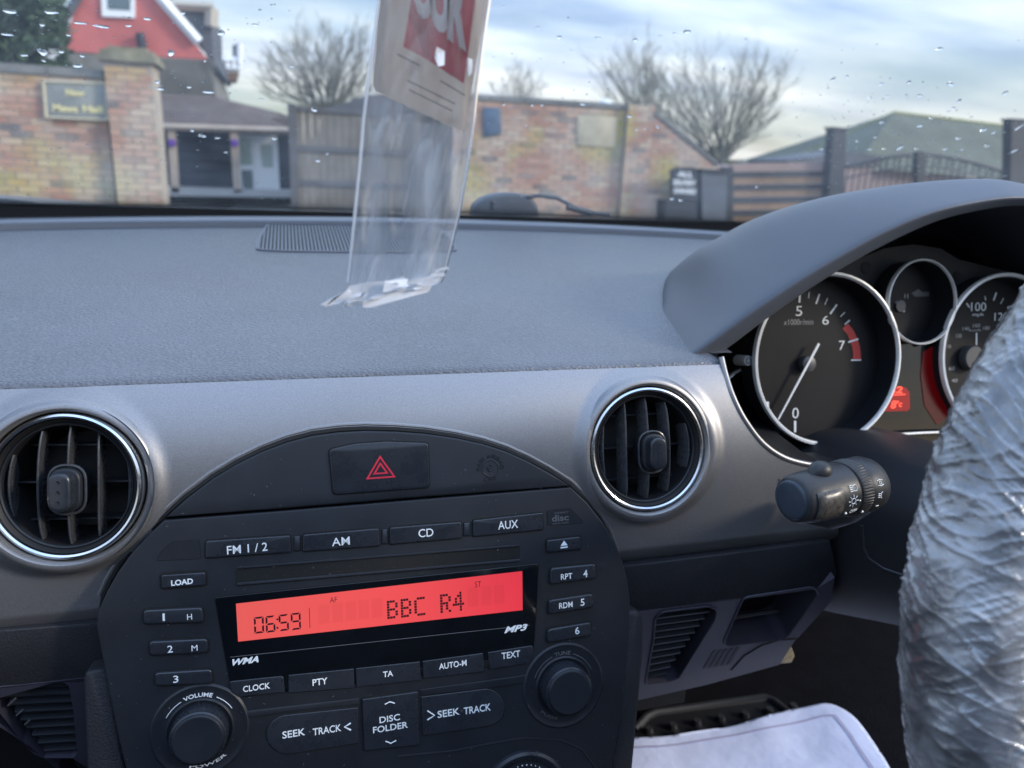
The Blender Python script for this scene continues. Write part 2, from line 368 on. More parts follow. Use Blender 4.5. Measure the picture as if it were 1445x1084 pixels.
def glassy(name, tint, rough=.0, ior=1.5):
    m = bpy.data.materials.new(name); m.use_nodes = True; t = m.node_tree; t.nodes.clear()
    o = N(t, 'ShaderNodeOutputMaterial'); tr = N(t, 'ShaderNodeBsdfTransparent'); tr.inputs[0].default_value = (*tint, 1); gl = N(t, 'ShaderNodeBsdfGlossy'); gl.inputs['Roughness'].default_value = rough
    fr = N(t, 'ShaderNodeFresnel'); fr.inputs[0].default_value = ior; mx_ = N(t, 'ShaderNodeMixShader')
    t.links.new(fr.outputs[0], mx_.inputs[0]); t.links.new(tr.outputs[0], mx_.inputs[1]); t.links.new(gl.outputs[0], mx_.inputs[2]); t.links.new(mx_.outputs[0], o.inputs[0]); return m
m_glass = glassy('windscreen glass', (.985, .995, .99), ior=1.18)
t = m_glass.node_tree; o_ = [n for n in t.nodes if n.type == 'OUTPUT_MATERIAL'][0]; m0 = o_.inputs[0].links[0].from_node; df = N(t, 'ShaderNodeBsdfTranslucent'); df.inputs[0].default_value = (.8, .82, .84, 1); mm_ = N(t, 'ShaderNodeMixShader')
g_ = N(t, 'ShaderNodeNewGeometry'); nz = N(t, 'ShaderNodeTexNoise'); nz.inputs['Scale'].default_value = 9; nz.inputs['Detail'].default_value = 8; nz.inputs['Roughness'].default_value = .7; t.links.new(g_.outputs['Position'], nz.inputs['Vector']); mr = N(t, 'ShaderNodeMapRange'); mr.inputs[1].default_value = .3; mr.inputs[2].default_value = .75; mr.inputs[3].default_value = .008; mr.inputs[4].default_value = .055
t.links.new(nz.outputs['Fac'], mr.inputs[0]); t.links.new(mr.outputs[0], mm_.inputs[0]); t.links.new(m0.outputs[0], mm_.inputs[1]); t.links.new(df.outputs[0], mm_.inputs[2]); t.links.new(mm_.outputs[0], o_.inputs[0])
m_water = M_('rain water', (1, 1, 1), .02, trans=1, ior=1.33)
m_speck = M_('dried rain specks', (.78, .80, .80), .5, alpha=.65)
m_matgrey = M_('mat rubber', (.025, .025, .028), .6)
m_seat = M_('seat cloth', (.02, .02, .022), .9)
m_bonnet = M_('bonnet paint', (.14, .155, .17), .45, coat=.3, vary=(30, .85, 1.15))
m_wiper = M_('wiper plastic', (.055, .062, .075), .55, vary=(60, .85, 1.2))
m_ground = M_('tarmac', (.13, .13, .13), .9, vary=(.6, .8, 1.2), bump=('noise', 60, .5, .02))
m_paving = M_('pale paving', (.34, .33, .32), .85, vary=(1.2, .85, 1.15))
m_mortar = M_('mortar', (.36, .31, .25), .95, vary=(3, .8, 1.2))
m_coping = M_('coping stone', (.20, .20, .19), .9, vary=(2.5, .7, 1.35))
m_mosscap = M_('mossy stone', (.24, .22, .15), .95, vary=(5, .6, 1.3))
m_board = M_('name board', (.26, .27, .25), .5, vary=(6, .8, 1.2)); m_boardframe = M_('board frame', (.50, .45, .33), .6); m_gold = M_('cream lettering', (.75, .66, .34), .5)
m_slate = M_('slate plaque', (.09, .13, .19), .5, vary=(8, .8, 1.3)); m_slatetext = M_('slate letter', (.20, .25, .33), .5)
m_fadedframe = M_('faded frame', (.48, .42, .30), .7, vary=(6, .85, 1.15)); m_fadedface = M_('faded sign', (.44, .39, .24), .7, vary=(7, .8, 1.2)); m_brownface = M_('brown timber', (.22, .14, .09), .8, vary=(3, .8, 1.2))
m_lampwhite = M_('lamp glass', (.85, .87, .88), .3)
m_board_grey = M_('weathered boards', (.18, .162, .14), .9, vary=(2.2, .75, 1.3)); m_fence_dark = M_('dark rail', (.10, .10, .105), .8, vary=(4, .8, 1.2))
m_slateroof = M_('slate roof', (.085, .088, .10), .7, vary=(1.5, .8, 1.25)); m_darktimber = M_('black timber', (.030, .034, .045), .7, vary=(1.2, .8, 1.3)); m_garage = M_('dark door', (.030, .036, .055), .5, vary=(1.2, .8, 1.3))
m_redrender = M_('red render', (.50, .13, .115), .85, vary=(1.5, .85, 1.15)); m_tilehung = M_('hung tiles', (.155, .145, .125), .85, vary=(1.4, .6, 1.5))
m_whitepaint = M_('white paint', (.80, .82, .84), .4); m_creampaint = M_('cream timber', (.42, .38, .32), .7); m_creampaint2 = M_('pale brown timber', (.36, .29, .23), .7, vary=(3, .85, 1.2))
m_pane = M_('dark pane', (.10, .14, .15), .12); m_pane2 = M_('pale pane', (.36, .44, .40), .2, vary=(2, .8, 1.2)); m_brownroof = M_('brown tiles', (.105, .078, .066), .85, vary=(2.5, .8, 1.3)); m_purple = M_('purple lamp', (.10, .03, .26), .4)
m_signblack = M_('black paint', (.022, .026, .034), .5, vary=(3, .8, 1.3)); m_binplastic = M_('bin plastic', (.09, .10, .12), .6, vary=(3, .8, 1.2)); m_pinkwood = M_('pinkish timber', (.30, .22, .20), .85, vary=(1, .85, 1.15)); m_slatwood = M_('brown slats', (.26, .17, .11), .8, vary=(2.5, .75, 1.25))
m_barnroof = M_('mossy roof', (.11, .115, .08), .9, vary=(.7, .75, 1.25)); m_mossridge = M_('moss ridge', (.24, .24, .08), .9)
m_bark = M_('bark', (.20, .195, .155), .95, vary=(1.5, .8, 1.3)); m_conifer = M_('conifer', (.045, .075, .035), .8, vary=(1.6, .45, 1.9)); m_hedge = M_('far hedges', (.07, .08, .05), .95, vary=(.05, .8, 1.2))
# bricks: each one its own tone, with lichen and lime patches across the wall
m_brick = bpy.data.materials.new('brick'); m_brick.use_nodes = True; t = m_brick.node_tree; b = t.nodes['Principled BSDF']; b.inputs['Roughness'].default_value = .9
g = N(t, 'ShaderNodeNewGeometry'); oi = N(t, 'ShaderNodeObjectInfo'); ad_ = N(t, 'ShaderNodeMath', operation='ADD'); t.links.new(g.outputs['Random Per Island'], ad_.inputs[0]); t.links.new(oi.outputs['Random'], ad_.inputs[1])
fr_ = N(t, 'ShaderNodeMath', operation='FRACT'); t.links.new(ad_.outputs[0], fr_.inputs[0])
br_ = ramp(t, [(0, (.38, .20, .145)), (.3, (.50, .30, .21)), (.5, (.44, .235, .175)), (.7, (.54, .40, .29)), (.86, (.36, .22, .17)), (.93, (.16, .14, .135)), (1, (.42, .30, .25))], fr_.outputs[0])
n = N(t, 'ShaderNodeTexNoise'); n.inputs['Scale'].default_value = .9; n.inputs['Detail'].default_value = 4; t.links.new(g.outputs['Position'], n.inputs['Vector'])
lr = ramp(t, [(.50, (0,0,0)), (.64, (1,1,1))], n.outputs['Fac']); mxl = N(t, 'ShaderNodeMixRGB'); mxl.inputs[2].default_value = (.50, .43, .10, 1); mm = N(t, 'ShaderNodeMath', operation='MULTIPLY'); mm.inputs[1].default_value = .75; t.links.new(lr.outputs[0], mm.inputs[0]); t.links.new(mm.outputs[0], mxl.inputs[0]); t.links.new(br_.outputs[0], mxl.inputs[1])
n = N(t, 'ShaderNodeTexNoise'); n.inputs['Scale'].default_value = 1.7; n.inputs['Detail'].default_value = 5; mp_ = N(t, 'ShaderNodeMapping'); mp_.inputs['Location'].default_value = (5, 2, 9); t.links.new(g.outputs['Position'], mp_.inputs[0]); t.links.new(mp_.outputs[0], n.inputs['Vector'])
lr = ramp(t, [(.42, (0,0,0)), (.60, (1,1,1))], n.outputs['Fac']); mx2 = N(t, 'ShaderNodeMixRGB'); mx2.inputs[2].default_value = (.56, .50, .42, 1); mm = N(t, 'ShaderNodeMath', operation='MULTIPLY'); mm.inputs[1].default_value = .5; t.links.new(lr.outputs[0], mm.inputs[0]); t.links.new(mm.outputs[0], mx2.inputs[0]); t.links.new(mxl.outputs[0], mx2.inputs[1]); t.links.new(mx2.outputs[0], b.inputs['Base Color'])
# ================================================================== DASHBOARD
G = -1.1
dash = thing('dashboard', 'dark grained dashboard with silver fascia running under the windscreen', 'dashboard', (.05, .45, -.35))
def lag(x, P):
    s = 0
    for i, (a, b) in enumerate(P):
        q = b
        for j, (c, d) in enumerate(P):
            if j != i: q *= (x-c)/(a-c)
        s += q
    return s
def yback(x): return lag(max(-.8, min(1.15, x)), [(-.27, .845), (.07, .90), (.43, .885)])
def zdash(y): return -.1204 + (y-.43)*.1009
# leather pad: rolled front edge, then a shallow slope up to the windscreen
P = []
for i in range(121):
    x = -.62 + i*(1.62/120); row = []
    if i == 67: x = .2800
    for y, z in ((.436,-.137), (.4325,-.132), (.4300,-.1265), (.4302,-.1222), (.4325,-.1200), (.437,-.1188), (.445,-.1180)):
        row.append((x, y, z))
    yb = yback(x)
    for k in range(1, 25):
        y = .445+(yb-.445)*k/24; zz = zdash(y)+.0009 + .004*math.sin(math.pi*(y-.445)/(yb-.445))*(.3)
        row.append((x, y, zz if k < 24 else zdash(y)+.0003))
    P.append(row)
grid('dash_top', P, m_leather, dash, keep=lambda i, j: not (i >= 67 and P[i][j+1][1] < .60 and P[i][j][0] > .2799+max(0, P[i][j+1][1]-.445)*.30))
# ledge and black seal along the foot of the glass
P = []; P2 = []
for i in range(81):
    x = -.62 + i*(1.62/80); yb = yback(x); zb = zdash(yb)
    P.append([(x, yb-.001, zb-.006), (x, yb-.0005, zb+.0055), (x, yb+.0015, zb+.0072), (x, yb+.008, zb+.0085), (x, yb+.040, zb+.0097)])
    y2 = yb+.040
    P2.append([(x, y2-.001, zb+.004), (x, y2, zb+.0102), (x, y2+.0005, -.0628*y2), (x, y2+.006, -.0622*y2), (x, y2+.02, -.075*y2)])
grid('defroster_ledge', P, m_strip, dash, sharp=50)
grid('windscreen_seal', P2, m_rubber, dash, sharp=40)
# speaker grille let into the pad
gr0 = atZ(378, 321, zdash(.83)); 
def dpt(px, py, dz=0):      # photo point on the dash pad
    d = ray(px, py); # z = a + b*y
    t = (-.1204-.43*.1009)/(d.z-.1009*d.y); p = d*t; return Vector((p.x, p.y, zdash(p.y)+.0015+dz))
gout = [dpt(*p) for p in ((377,320), (440,319.5), (500,320), (560,322), (618,325), (636,340), (644,357), (560,359.5), (480,359), (400,358), (362,356), (364,345))]
ring = MB()
g2 = rounded([(p.x, p.y) for p in gout], [.006, 0,0,0, .008, 0, .006, 0,0,0, .006, 0], 4)
def zg(y, dz=0): return zdash(y)+.0022+dz
mesh('grille_backing', [(a, b, zg(b, .0003)) for a, b in g2], [tuple(t) for t in geometry.tessellate_polygon([[Vector((a, b, 0)) for a, b in g2]])], m_deep, dash)
gp = thing_part = None
rim = MB(); rim.tube([(a, b, zg(b, .0004)) for a, b in g2], .0011, 6, closed=True)
gpart = rim.build('speaker_grille', m_strip, dash, True)
ys = [b for a, b in g2]; ymin, ymax = min(ys), max(ys); xmin = min(a for a, b in g2); xmax = max(a for a, b in g2)
def span(x):
    c = []
    for i in range(len(g2)):
        (a, b), (e, f) = g2[i-1], g2[i]
        if (a-x)*(e-x) < 0: c.append(b+(f-b)*(x-a)/(e-a))
    return (min(c), max(c)) if len(c) > 1 else None
ribs = MB(); x = xmin+.002; nr = 0
while x < xmax-.001:
    s = span(x)
    if s and s[1]-s[0] > .004:
        ribs.tube([(x, s[0]+.001, zg(s[0], .0007)), (x, s[1]-.001, zg(s[1], .0007))], .00085, 6)
    x += .0036
kind(ribs.build('grille_rib', m_strip, gpart, True), 'stuff')
# ---- silver fascia: a curved face with round openings for the vents and an arch for the radio
def yfas(z):      # depth of the fascia face at height z
    t = max(0, min(1, (z+.25)/.13))
    if z < -.2375: return .398 + .006*((-.2375-z)/.013)**1.6
    return .398 + .0010*t + .006*t*t + .025*t**4
RAD = Frame((.05, .41, -.1485), math.atan(.29))
def fas(px, py):    # photo point on the fascia
    y = .41
    for _ in range(12): p = atY(px, py, y); y = yfas(p.z)
    return p
VR = dict(c=(.2176, .405, -.1705), R=.0404, T=R_(15), a=0.0); VL = dict(c=(-.118, .405, -.169), R=.0385, T=R_(15), a=-.15)
bot = [(0,888), (135,878), (890,798), (1168,763)]
zb_l = fas(60, 884).z; zb_r = fas(1000, 786).z
right_edge = [fas(*p) for p in ((1018,505), (1024,530), (1034,560), (1050,592), (1075,625), (1105,646), (1140,656), (1168,658), (1172,700), (1170,768))]
_re = [right_edge[0]]
for i in range(7):
    a, b, c, d = right_edge[max(0, i-1)], right_edge[i], right_edge[i+1], right_edge[min(7, i+2)]
    for j in range(1, 9): t = j/8; _re.append(.5*((2*b)+(c-a)*t+(2*a-5*b+4*c-d)*t*t+(3*b-a-3*c+d)*t**3))
NE = len(_re); right_edge = _re+right_edge[8:]
Rpoly = [(-.62, -.1225)] + [(p.x, p.z) for p in right_edge[:1]] + [(p.x, p.z) for p in right_edge[1:]] + [(-.62, -.2525)]
arch_px = [(232,731), (262,703), (300,674), (335,653), (370,636), (405,623), (440,614), (478,609), (515,607), (558,608), (600,611), (642,617), (680,625), (714,636), (745,650), (776,667), (805,686)]
side_r = [(828,708), (850,736), (866,762), (878,790), (886,820), (889,850), (888,880), (884,940), (878,990), (870,1045), (856,1120), (842,1200)]
side_l = [(205,1200), (186,1120), (172,1065), (160,1010), (148,950), (139,905), (135,880), (139,860), (150,835), (165,808), (185,780), (207,756)]
arch_uv = [RAD.px(*p) for p in arch_px]; sr = [RAD.px(*p) for p in side_r]; sl = [RAD.px(*p) for p in side_l]
whole_w = [RAD.pt(u, v) for u, v in arch_uv+sr+sl]; whole = [(p.x, p.z) for p in whole_w]
def inpoly(x, z, P):
    c = False
    for i in range(len(P)):
        (a, b), (e, f) = P[i-1], P[i]
        if (b > z) != (f > z) and x < (e-a)*(z-b)/(f-b)+a: c = not c
    return c
def near_seg(x, z, P):
    best = None
    for i in range(len(P)):
        a = Vector(P[i-1]); b = Vector(P[i]); ab = b-a; t = max(0, min(1, (Vector((x, z))-a).dot(ab)/max(1e-12, ab.length_squared)))
        q = a+ab*t; d = (q-Vector((x, z))).length
        if best is None or d < best[0]: best = (d, q)
    return best
NX, NZ = 560, 92
X0, X1, Z0, Z1 = -.48, .49, -.254, -.1218
sx = (X1-X0)/NX; sz = (Z1-Z0)/NZ
holes = [(VL, VL['R']+.0012), (VR, VR['R']+.0012)]
whole_in = inset(whole if area(whole) > 0 else whole[::-1], .0012)
V2 = [[None]*(NZ+1) for _ in range(NX+1)]; keepv = {}
for i in range(NX+1):
    for j in range(NZ+1):
        x = X0+i*sx; z = Z0+j*sz; ok = inpoly(x, z, Rpoly) and not inpoly(x, z, whole_in)
        for h, r in holes:
            if math.hypot((x-h['c'][0])*1, (z-h['c'][2])/math.cos(h['T'])) < r: ok = False
        keepv[i, j] = ok; V2[i][j] = [x, z]
lim = 1.5*max(sx, sz)
for i in range(NX+1):
    for j in range(NZ+1):
        if keepv[i, j]: continue
        if not any(keepv.get((i+a, j+b)) for a in (-1,0,1) for b in (-1,0,1)): continue
        x, z = V2[i][j]; c = []
        for h, r in holes:
            dx = x-h['c'][0]; dz = (z-h['c'][2])/math.cos(h['T']); d = math.hypot(dx, dz)
            if d < r and d > 1e-6: c.append((r-d, (h['c'][0]+dx/d*r, h['c'][2]+dz/d*r*math.cos(h['T']))))
        if inpoly(x, z, whole_in): b = near_seg(x, z, whole_in); c.append((b[0], tuple(b[1])))
        if not inpoly(x, z, Rpoly): b = near_seg(x, z, Rpoly); c.append((b[0], tuple(b[1])))
        c = [q for q in c if q[0] < lim*1.3]
        if c: V2[i][j] = list(min(c)[1]); keepv[i, j] = True
def sst(a, b, x): t = max(0, min(1, (x-a)/(b-a))); return t*t*(3-2*t)
def fsurf(x, z):
    y = yfas(z)
    for h, r in holes:      # rounded lip round each vent, wider on its outer side
        dx = x-h['c'][0]; dz = (z-h['c'][2])/math.cos(h['T']); d = math.hypot(dx, dz)-r
        if d > .03: continue
        o = dx/(d+r)*(1 if h is VR else -1); w = .0026+.0028*max(0, o)+.0010*max(0, -dz/(d+r))
        k = 1-sst(w, w+.009, d); e = 1-sst(-.001, w, d)
        y += -.0030*k+.0020*e*e
    return y
P = [[(V2[i][j][0], fsurf(*V2[i][j]), V2[i][j][1]) for j in range(NZ+1)] for i in range(NX+1)]
fascia = grid('silver_fascia', P, m_silver, dash, keep=lambda i, j: keepv[i, j] and keepv[i+1, j] and keepv[i+1, j+1] and keepv[i, j+1], tri=keepv)
# black gap behind the fascia edges
lip = MB(); lp = [RAD.pt(*RAD.px(*p)) for p in side_l[6:]+arch_px+side_r[:7]]
lip.tube([Vector((p.x, yfas(p.z)+.0005, p.z))+Vector((0,0,0)) for p in lp], .0017, 8); lip.build('radio_seam', m_gap, dash, True)
lo = inset([(p.x, p.z) for p in lp], -.0026 if area([(p.x, p.z) for p in lp]) > 0 else .0026)[1:-1]
lp2 = MB(); lp2.tube([(a, yfas(b)+.0009, b) for a, b in lo], .0014, 10); lp2.build('fascia_lip', m_silver, dash, True)
# right-hand turned edge of the fascia round the instruments
ed = MB(); ed.tube([p+Vector((.0004, .0009, 0)) for p in right_edge[:NE]], .0021, 12); ed.build('fascia_edge', m_silver, dash, True)
bay = [[p+Vector((0, .0016, 0)) for p in right_edge[:NE]], [p+Vector((.0, .03, 0)) for p in right_edge[:NE]], [p+Vector((.022, .16, 0)) for p in right_edge[:NE]]]
for r in bay: pass
grid('instrument_bay', bay, m_deep, dash)
# backing behind everything
BACK = Frame((0, .452, -.2), R_(0))
plate('fascia_backing', BACK, [(-.6, -.42+.2), (.30, -.42+.2), (.30, -.06), (.266, .0), (.266, .075), (-.6, .075)], -.01, 0, m_deep, dash)
# lower dark band under the silver, grained
LF = Frame((0, .3962, -.27), R_(2))
def lpoly(*p): return [LF.px(*q) for q in p]
plate('lower_trim_band', LF, lpoly((-900,975), (-40,893), (140,879.5), (150,960), (122,962), (-40,975), (-900,1050)), -.01, 0, m_grain, dash, bevel=.001)
plate('lower_trim_band', LF, lpoly((880,799.5), (1000,785), (1172,763.5), (1182,812), (1150,832), (1000,851), (880,866)), -.01, 0, m_grain, dash, bevel=.001)
# knee panels lean away under the band
o = LF.px(1000, 850); LK = Frame(LF.pt(o[0], o[1]), R_(-24))
rl = LK.px
def kpoly(*p): return [LK.px(*q) for q in p]
def hole_plate(name, fr, outer, inner, h0, h1, mat, parent):
    """flat panel with an opening and the walls of that opening"""
    if area(outer) < 0: outer = outer[::-1]
    if area(inner[0]) > 0: pass
    vs = []; fs = []; loops = [outer]+inner; idx = []
    for L in loops: idx.append(len(vs)); vs += [fr.pt(u, v, h1) for u, v in L]
    flat = [q for L in loops for q in L]
    for t in geometry.tessellate_polygon([[Vector((u, v, 0)) for u, v in L] for L in loops]):
        t = list(t)
        if area([flat[i] for i in t]) < 0: t.reverse()
        fs.append(tuple(t))
    for L, b in zip(loops, idx):
        n = len(L); q = len(vs); vs += [fr.pt(u, v, h0) for u, v in L]
        for i in range(n): fs.append((b+i, b+(i+1) % n, q+(i+1) % n, q+i))
    return mesh(name, vs, fs, mat, parent)
gril = rounded(kpoly((924,872), (935,863), (1000,855), (1012,860), (1010,872), (958,956), (943,962), (911,966), (912,955), (922,900)), .003, 3)
pock = rounded(kpoly((1049,843), (1148,828), (1156,836), (1112,897), (1100,903), (1021,911), (1023,900)), .005, 4)
kout = kpoly((880,866), (1000,851), (1150,832), (1178,815), (1172,850), (1128,898), (1121,905), (1100,938), (1050,952), (995,967), (902,988), (880,990))
knee = hole_plate('knee_panel', LK, kout, [gril, pock], -.03, 0, m_lowgrey, dash)
plate('grille_backing', LK, kpoly((905,850), (1160,820), (1110,915), (900,975)), -.032, -.028, m_deep, dash)
for px in (gril, pock):
    t_ = MB(); t_.tube([LK.pt(u, v, .0002) for u, v in px], .0009, 6, closed=True); t_.build('opening_rim', m_lowgrey, knee, True)
for k in range(10):     # louvres
    t = k/9; y0 = 872+t*84; xl = 926-t*13 if t < .5 else 919.5-(t-.5)*12; xr = 1004-t*62
    a = LK.px(xl, y0+6-0*t); b = LK.px(xr, y0-4+3*t)
    mb = MB(); h = .0014
    for q in ((a, b),):
        A = [LK.pt(a[0], a[1], -.003), LK.pt(b[0], b[1], -.003), LK.pt(b[0], b[1]-h, -.003), LK.pt(a[0], a[1]-h, -.003)]
        B = [LK.pt(a[0], a[1]+.004, -.02), LK.pt(b[0], b[1]+.004, -.02), LK.pt(b[0], b[1]-h+.004, -.02), LK.pt(a[0], a[1]-h+.004, -.02)]
        mb.add(A+B, [(0,1,2,3), (0,4,5,1), (3,2,6,7), (0,3,7,4), (1,5,6,2), (4,7,6,5)])
    mb.build('louvre', m_black, knee)
pk = MB(); a = LK.px(1030, 893); b = LK.px(1108, 880); pk.tube([LK.pt(a[0], a[1], -.012), LK.pt(b[0], b[1], -.012)], .0018, 6); pk.build('pocket_edge', m_black, knee, True)
for k in range(5):
    x = 1002+k*8.2; plate('slot', LK, kpoly((x-10, 943-k*1.2), (x-5, 942-k*1.2), (x+9, 918-k*1.2), (x+4, 918.6-k*1.2)), -.001, .0003, m_deep, knee)
sh = MB(); sh.tube([LK.pt(*LK.px(*p), .0001) for p in ((1032,945), (1050,925), (1075,910), (1100,903), (1124,901))], .0007, 6); sh.build('panel_seam', m_gap, knee, True)
plate('fuse_flap', Frame(LK.pt(*LK.px(1100, 925), -.012), R_(-10)), rounded([Frame(LK.pt(*LK.px(1100, 925), -.012), R_(-10)).px(*p) for p in ((1090,938), (1101,918), (1114,905), (1122,926), (1117,936))], .002), -.012, 0, m_beige, dash, bevel=.001)
# passenger side lower grille and knee panel
o = LF.px(60, 965); LQ = Frame(LF.pt(o[0], o[1]), R_(-14))
def qpoly(*p): return [LQ.px(*q) for q in p]
gl = rounded(qpoly((-60,975), (88,962), (98,968), (104,1000), (109,1068), (104,1073), (60,1073), (44,1066), (-60,985)), .002, 3)
kl = hole_plate('knee_panel', LQ, qpoly((-900,1040), (-40,975), (122,956), (124,1084), (128,1130), (100,1130), (82,1086), (40,1052), (-40,1000), (-900,1090)), [rounded(qpoly((-30,972), (86,962), (97,967), (103,1000), (109,1064), (104,1070), (60,1070), (44,1062), (-12,992)), .002, 3)], -.02, 0, m_lowgrey, dash)
plate('grille_backing', LQ, qpoly((-60,955), (120,950), (125,1090), (30,1090), (-60,990)), -.024, -.021, m_deep, dash)
for k in range(9):
    t = k/8; y0 = 975+t*88; xl = -6+t*66; xr = 99+t*9
    a = LQ.px(xl, y0+1.5); b = LQ.px(xr, y0-3.5*(1-t*.5)); h = .0010; mb = MB()
    A = [LQ.pt(a[0], a[1], -.002), LQ.pt(b[0], b[1], -.002), LQ.pt(b[0], b[1]-h, -.002), LQ.pt(a[0], a[1]-h, -.002)]
    B = [p+LQ.n*-.015+LQ.y*.004 for p in A]
    mb.add(A+B, [(0,1,2,3), (0,4,5,1), (3,2,6,7), (0,3,7,4), (1,5,6,2), (4,7,6,5)]); mb.build('louvre', m_black, kl)
for pts in (((0,983), (12,972)), ((10,1000), (20,990)), ((22,1014), (31,1006)), ((34,1027), (41,1020))):
    mb = MB(); mb.tube([LQ.pt(*LQ.px(*p), -.002) for p in pts], .0006, 5); mb.build('louvre_tie', m_greyprint, kl, True)
lowl = Frame((0, .43, -.42), R_(-30))
# console cheeks beside the radio
CK = Frame(RAD.o-RAD.n*.004, RAD and math.atan(.29))
plate('console_cheek', CK, rounded([CK.px(*p) for p in ((120,948), (150,943), (176,1084), (190,1200), (128,1200), (122,1084), (117,960))], [.003, 0,0,0,0,0,.004], 4), -.04, 0, m_grain, dash, bevel=.002)
plate('console_cheek', CK, rounded([CK.px(*p) for p in ((880,863), (905,861), (909,880), (908,930), (902,1000), (894,1084), (880,1200), (840,1200), (868,1030))], [0, .005, .002,0,0,0,0,0,0], 4), -.06, 0, m_grain, dash, bevel=.003)

# ================================================================== CENTRE PANEL + RADIO
# crescent above the radio
divl = [(805,685.5), (600,702), (400,718.5), (232,731.5)]
cres = [RAD.px(*p) for p in arch_px]+[RAD.px(*p) for p in divl[1:-1]]
hz_px = ((464,634), (500,626), (545,623), (604,625), (606,688), (470,698))
def shrink(uv, d): return inset(uv if area(uv) > 0 else uv[::-1], d)
plate('centre_panel', RAD, shrink(cres, .0004), -.02, .0015, m_black, dash, bevel=.0012, steps=3)
radio = thing('car_radio', 'black CD radio with red lit display showing 06:59 and BBC R4', 'car radio', RAD.pt(0, -.16, 0))
face = [RAD.px(*p) for p in ((232,732.5), (400,719.5), (600,703), (805,686.5))]+sr+sl
fp = plate('face_plate', RAD, shrink(face, .0004), -.03, .0012, m_black, radio, bevel=.0010, steps=3)
H0 = .0012
def rrect(*p, r=.001, fr=RAD, h=0): return rounded([fr.px(*q, h) for q in p], r, 4)
def button(name, pts, parent, r=.0012, hh=.0016, gap=.0007, mat=m_button, label=None, bev=.0006):
    o = [RAD.px(*q, H0) for q in pts]
    if area(o) < 0: o = o[::-1]
    plate('button_gap', RAD, rounded(inset(o, -gap), (r+gap) if not isinstance(r, list) else [x+gap for x in r], 4), H0-.0005, H0+.00012, m_gap, parent)
    b = plate(name, RAD, rounded(o, r, 4), H0, H0+hh, mat, parent, bevel=bev, steps=3)
    if label: b['label'] = label
    return b
HB = H0+.0016
# hazard switch
hz = thing('hazard_switch', 'wide black hazard warning button with red double triangle', 'switch', RAD.pt(*RAD.px(537, 662), .001))
o = [RAD.px(*q, .0015) for q in hz_px]; o = o if area(o) > 0 else o[::-1]
plate('button_gap', RAD, rounded(inset(o, -.0006), .003, 4), .001, .0017, m_gap, hz)
hb = plate('button_cap', RAD, rounded(o, .0026, 4), .001, .0030, m_button, hz, bevel=.0007, steps=3)
cu, cv = RAD.px(537, 662.5, .003)
for sc_, wd in ((1.0, .16), (.52, .17)):
    T = [(0, .0082), (.0086, -.0052), (-.0086, -.0052)]
    T = [(a*sc_, b*sc_) for a, b in T]
    inn = [(a*(1-wd/ .62 if sc_ == 1 else 1-.40), b*(1-wd/.62 if sc_ == 1 else 1-.40)) for a, b in T]
    # ring between the two triangles, centred on the centroid
    cy_ = (T[0][1]+T[1][1]*2)/3
    inn = [(a*(.80 if sc_ == 1 else .62), cy_+(b-cy_)*(.80 if sc_ == 1 else .62)) for a, b in T]
    vs = [RAD.pt(cu+a, cv+b, .00315) for a, b in T+inn]+[RAD.pt(cu+a, cv+b, .0029) for a, b in T+inn]
    fs = []
    for i in range(3):
        j = (i+1) % 3; fs += [(i, j, 3+j, 3+i), (i, j, 6+j, 6+i), (3+i, 3+j, 9+j, 9+i)]
    mesh('warning_triangle', vs, fs, m_hazard, hb)
# embossed airbag lamp
ac = RAD.px(692, 661, .0015)
ab = thing('airbag_lamp', 'faint unlit passenger airbag off telltale right of the hazard button', 'indicator lamp', RAD.pt(*ac, .0015))
mbx = MB(); mbx.tube([RAD.pt(ac[0]+.0050*math.cos(a*math.pi/16), ac[1]+.0050*math.sin(a*math.pi/16), .0016) for a in range(32)], .00035, 6, closed=True); mbx.build('lamp_ring', m_emboss, ab, True)
sm = MB(); sm.tube([RAD.pt(ac[0]-.0022, ac[1]+.001, .0016), RAD.pt(ac[0]-.001, ac[1]-.0018, .0016), RAD.pt(ac[0]+.0022, ac[1]-.0012, .0016)], .0003, 6); sm.tube([RAD.pt(ac[0]-.0005, ac[1]+.0022, .0016), RAD.pt(ac[0]+.0012, ac[1]+.0012, .0016), RAD.pt(ac[0]-.0005, ac[1]+.0002, .0016)], .0004, 6); sm.build('seat_symbol', m_emboss, ab, True)
arc_text('PASS AIRBAG', RAD, ac, .0073, 188, -8, .0024, m_emboss, ab, h=.0016, bold=.01)
ptext('OFF', RAD, (692, 676.5), 18, 7, m_emboss, ab, h=.0016, bold=.0)
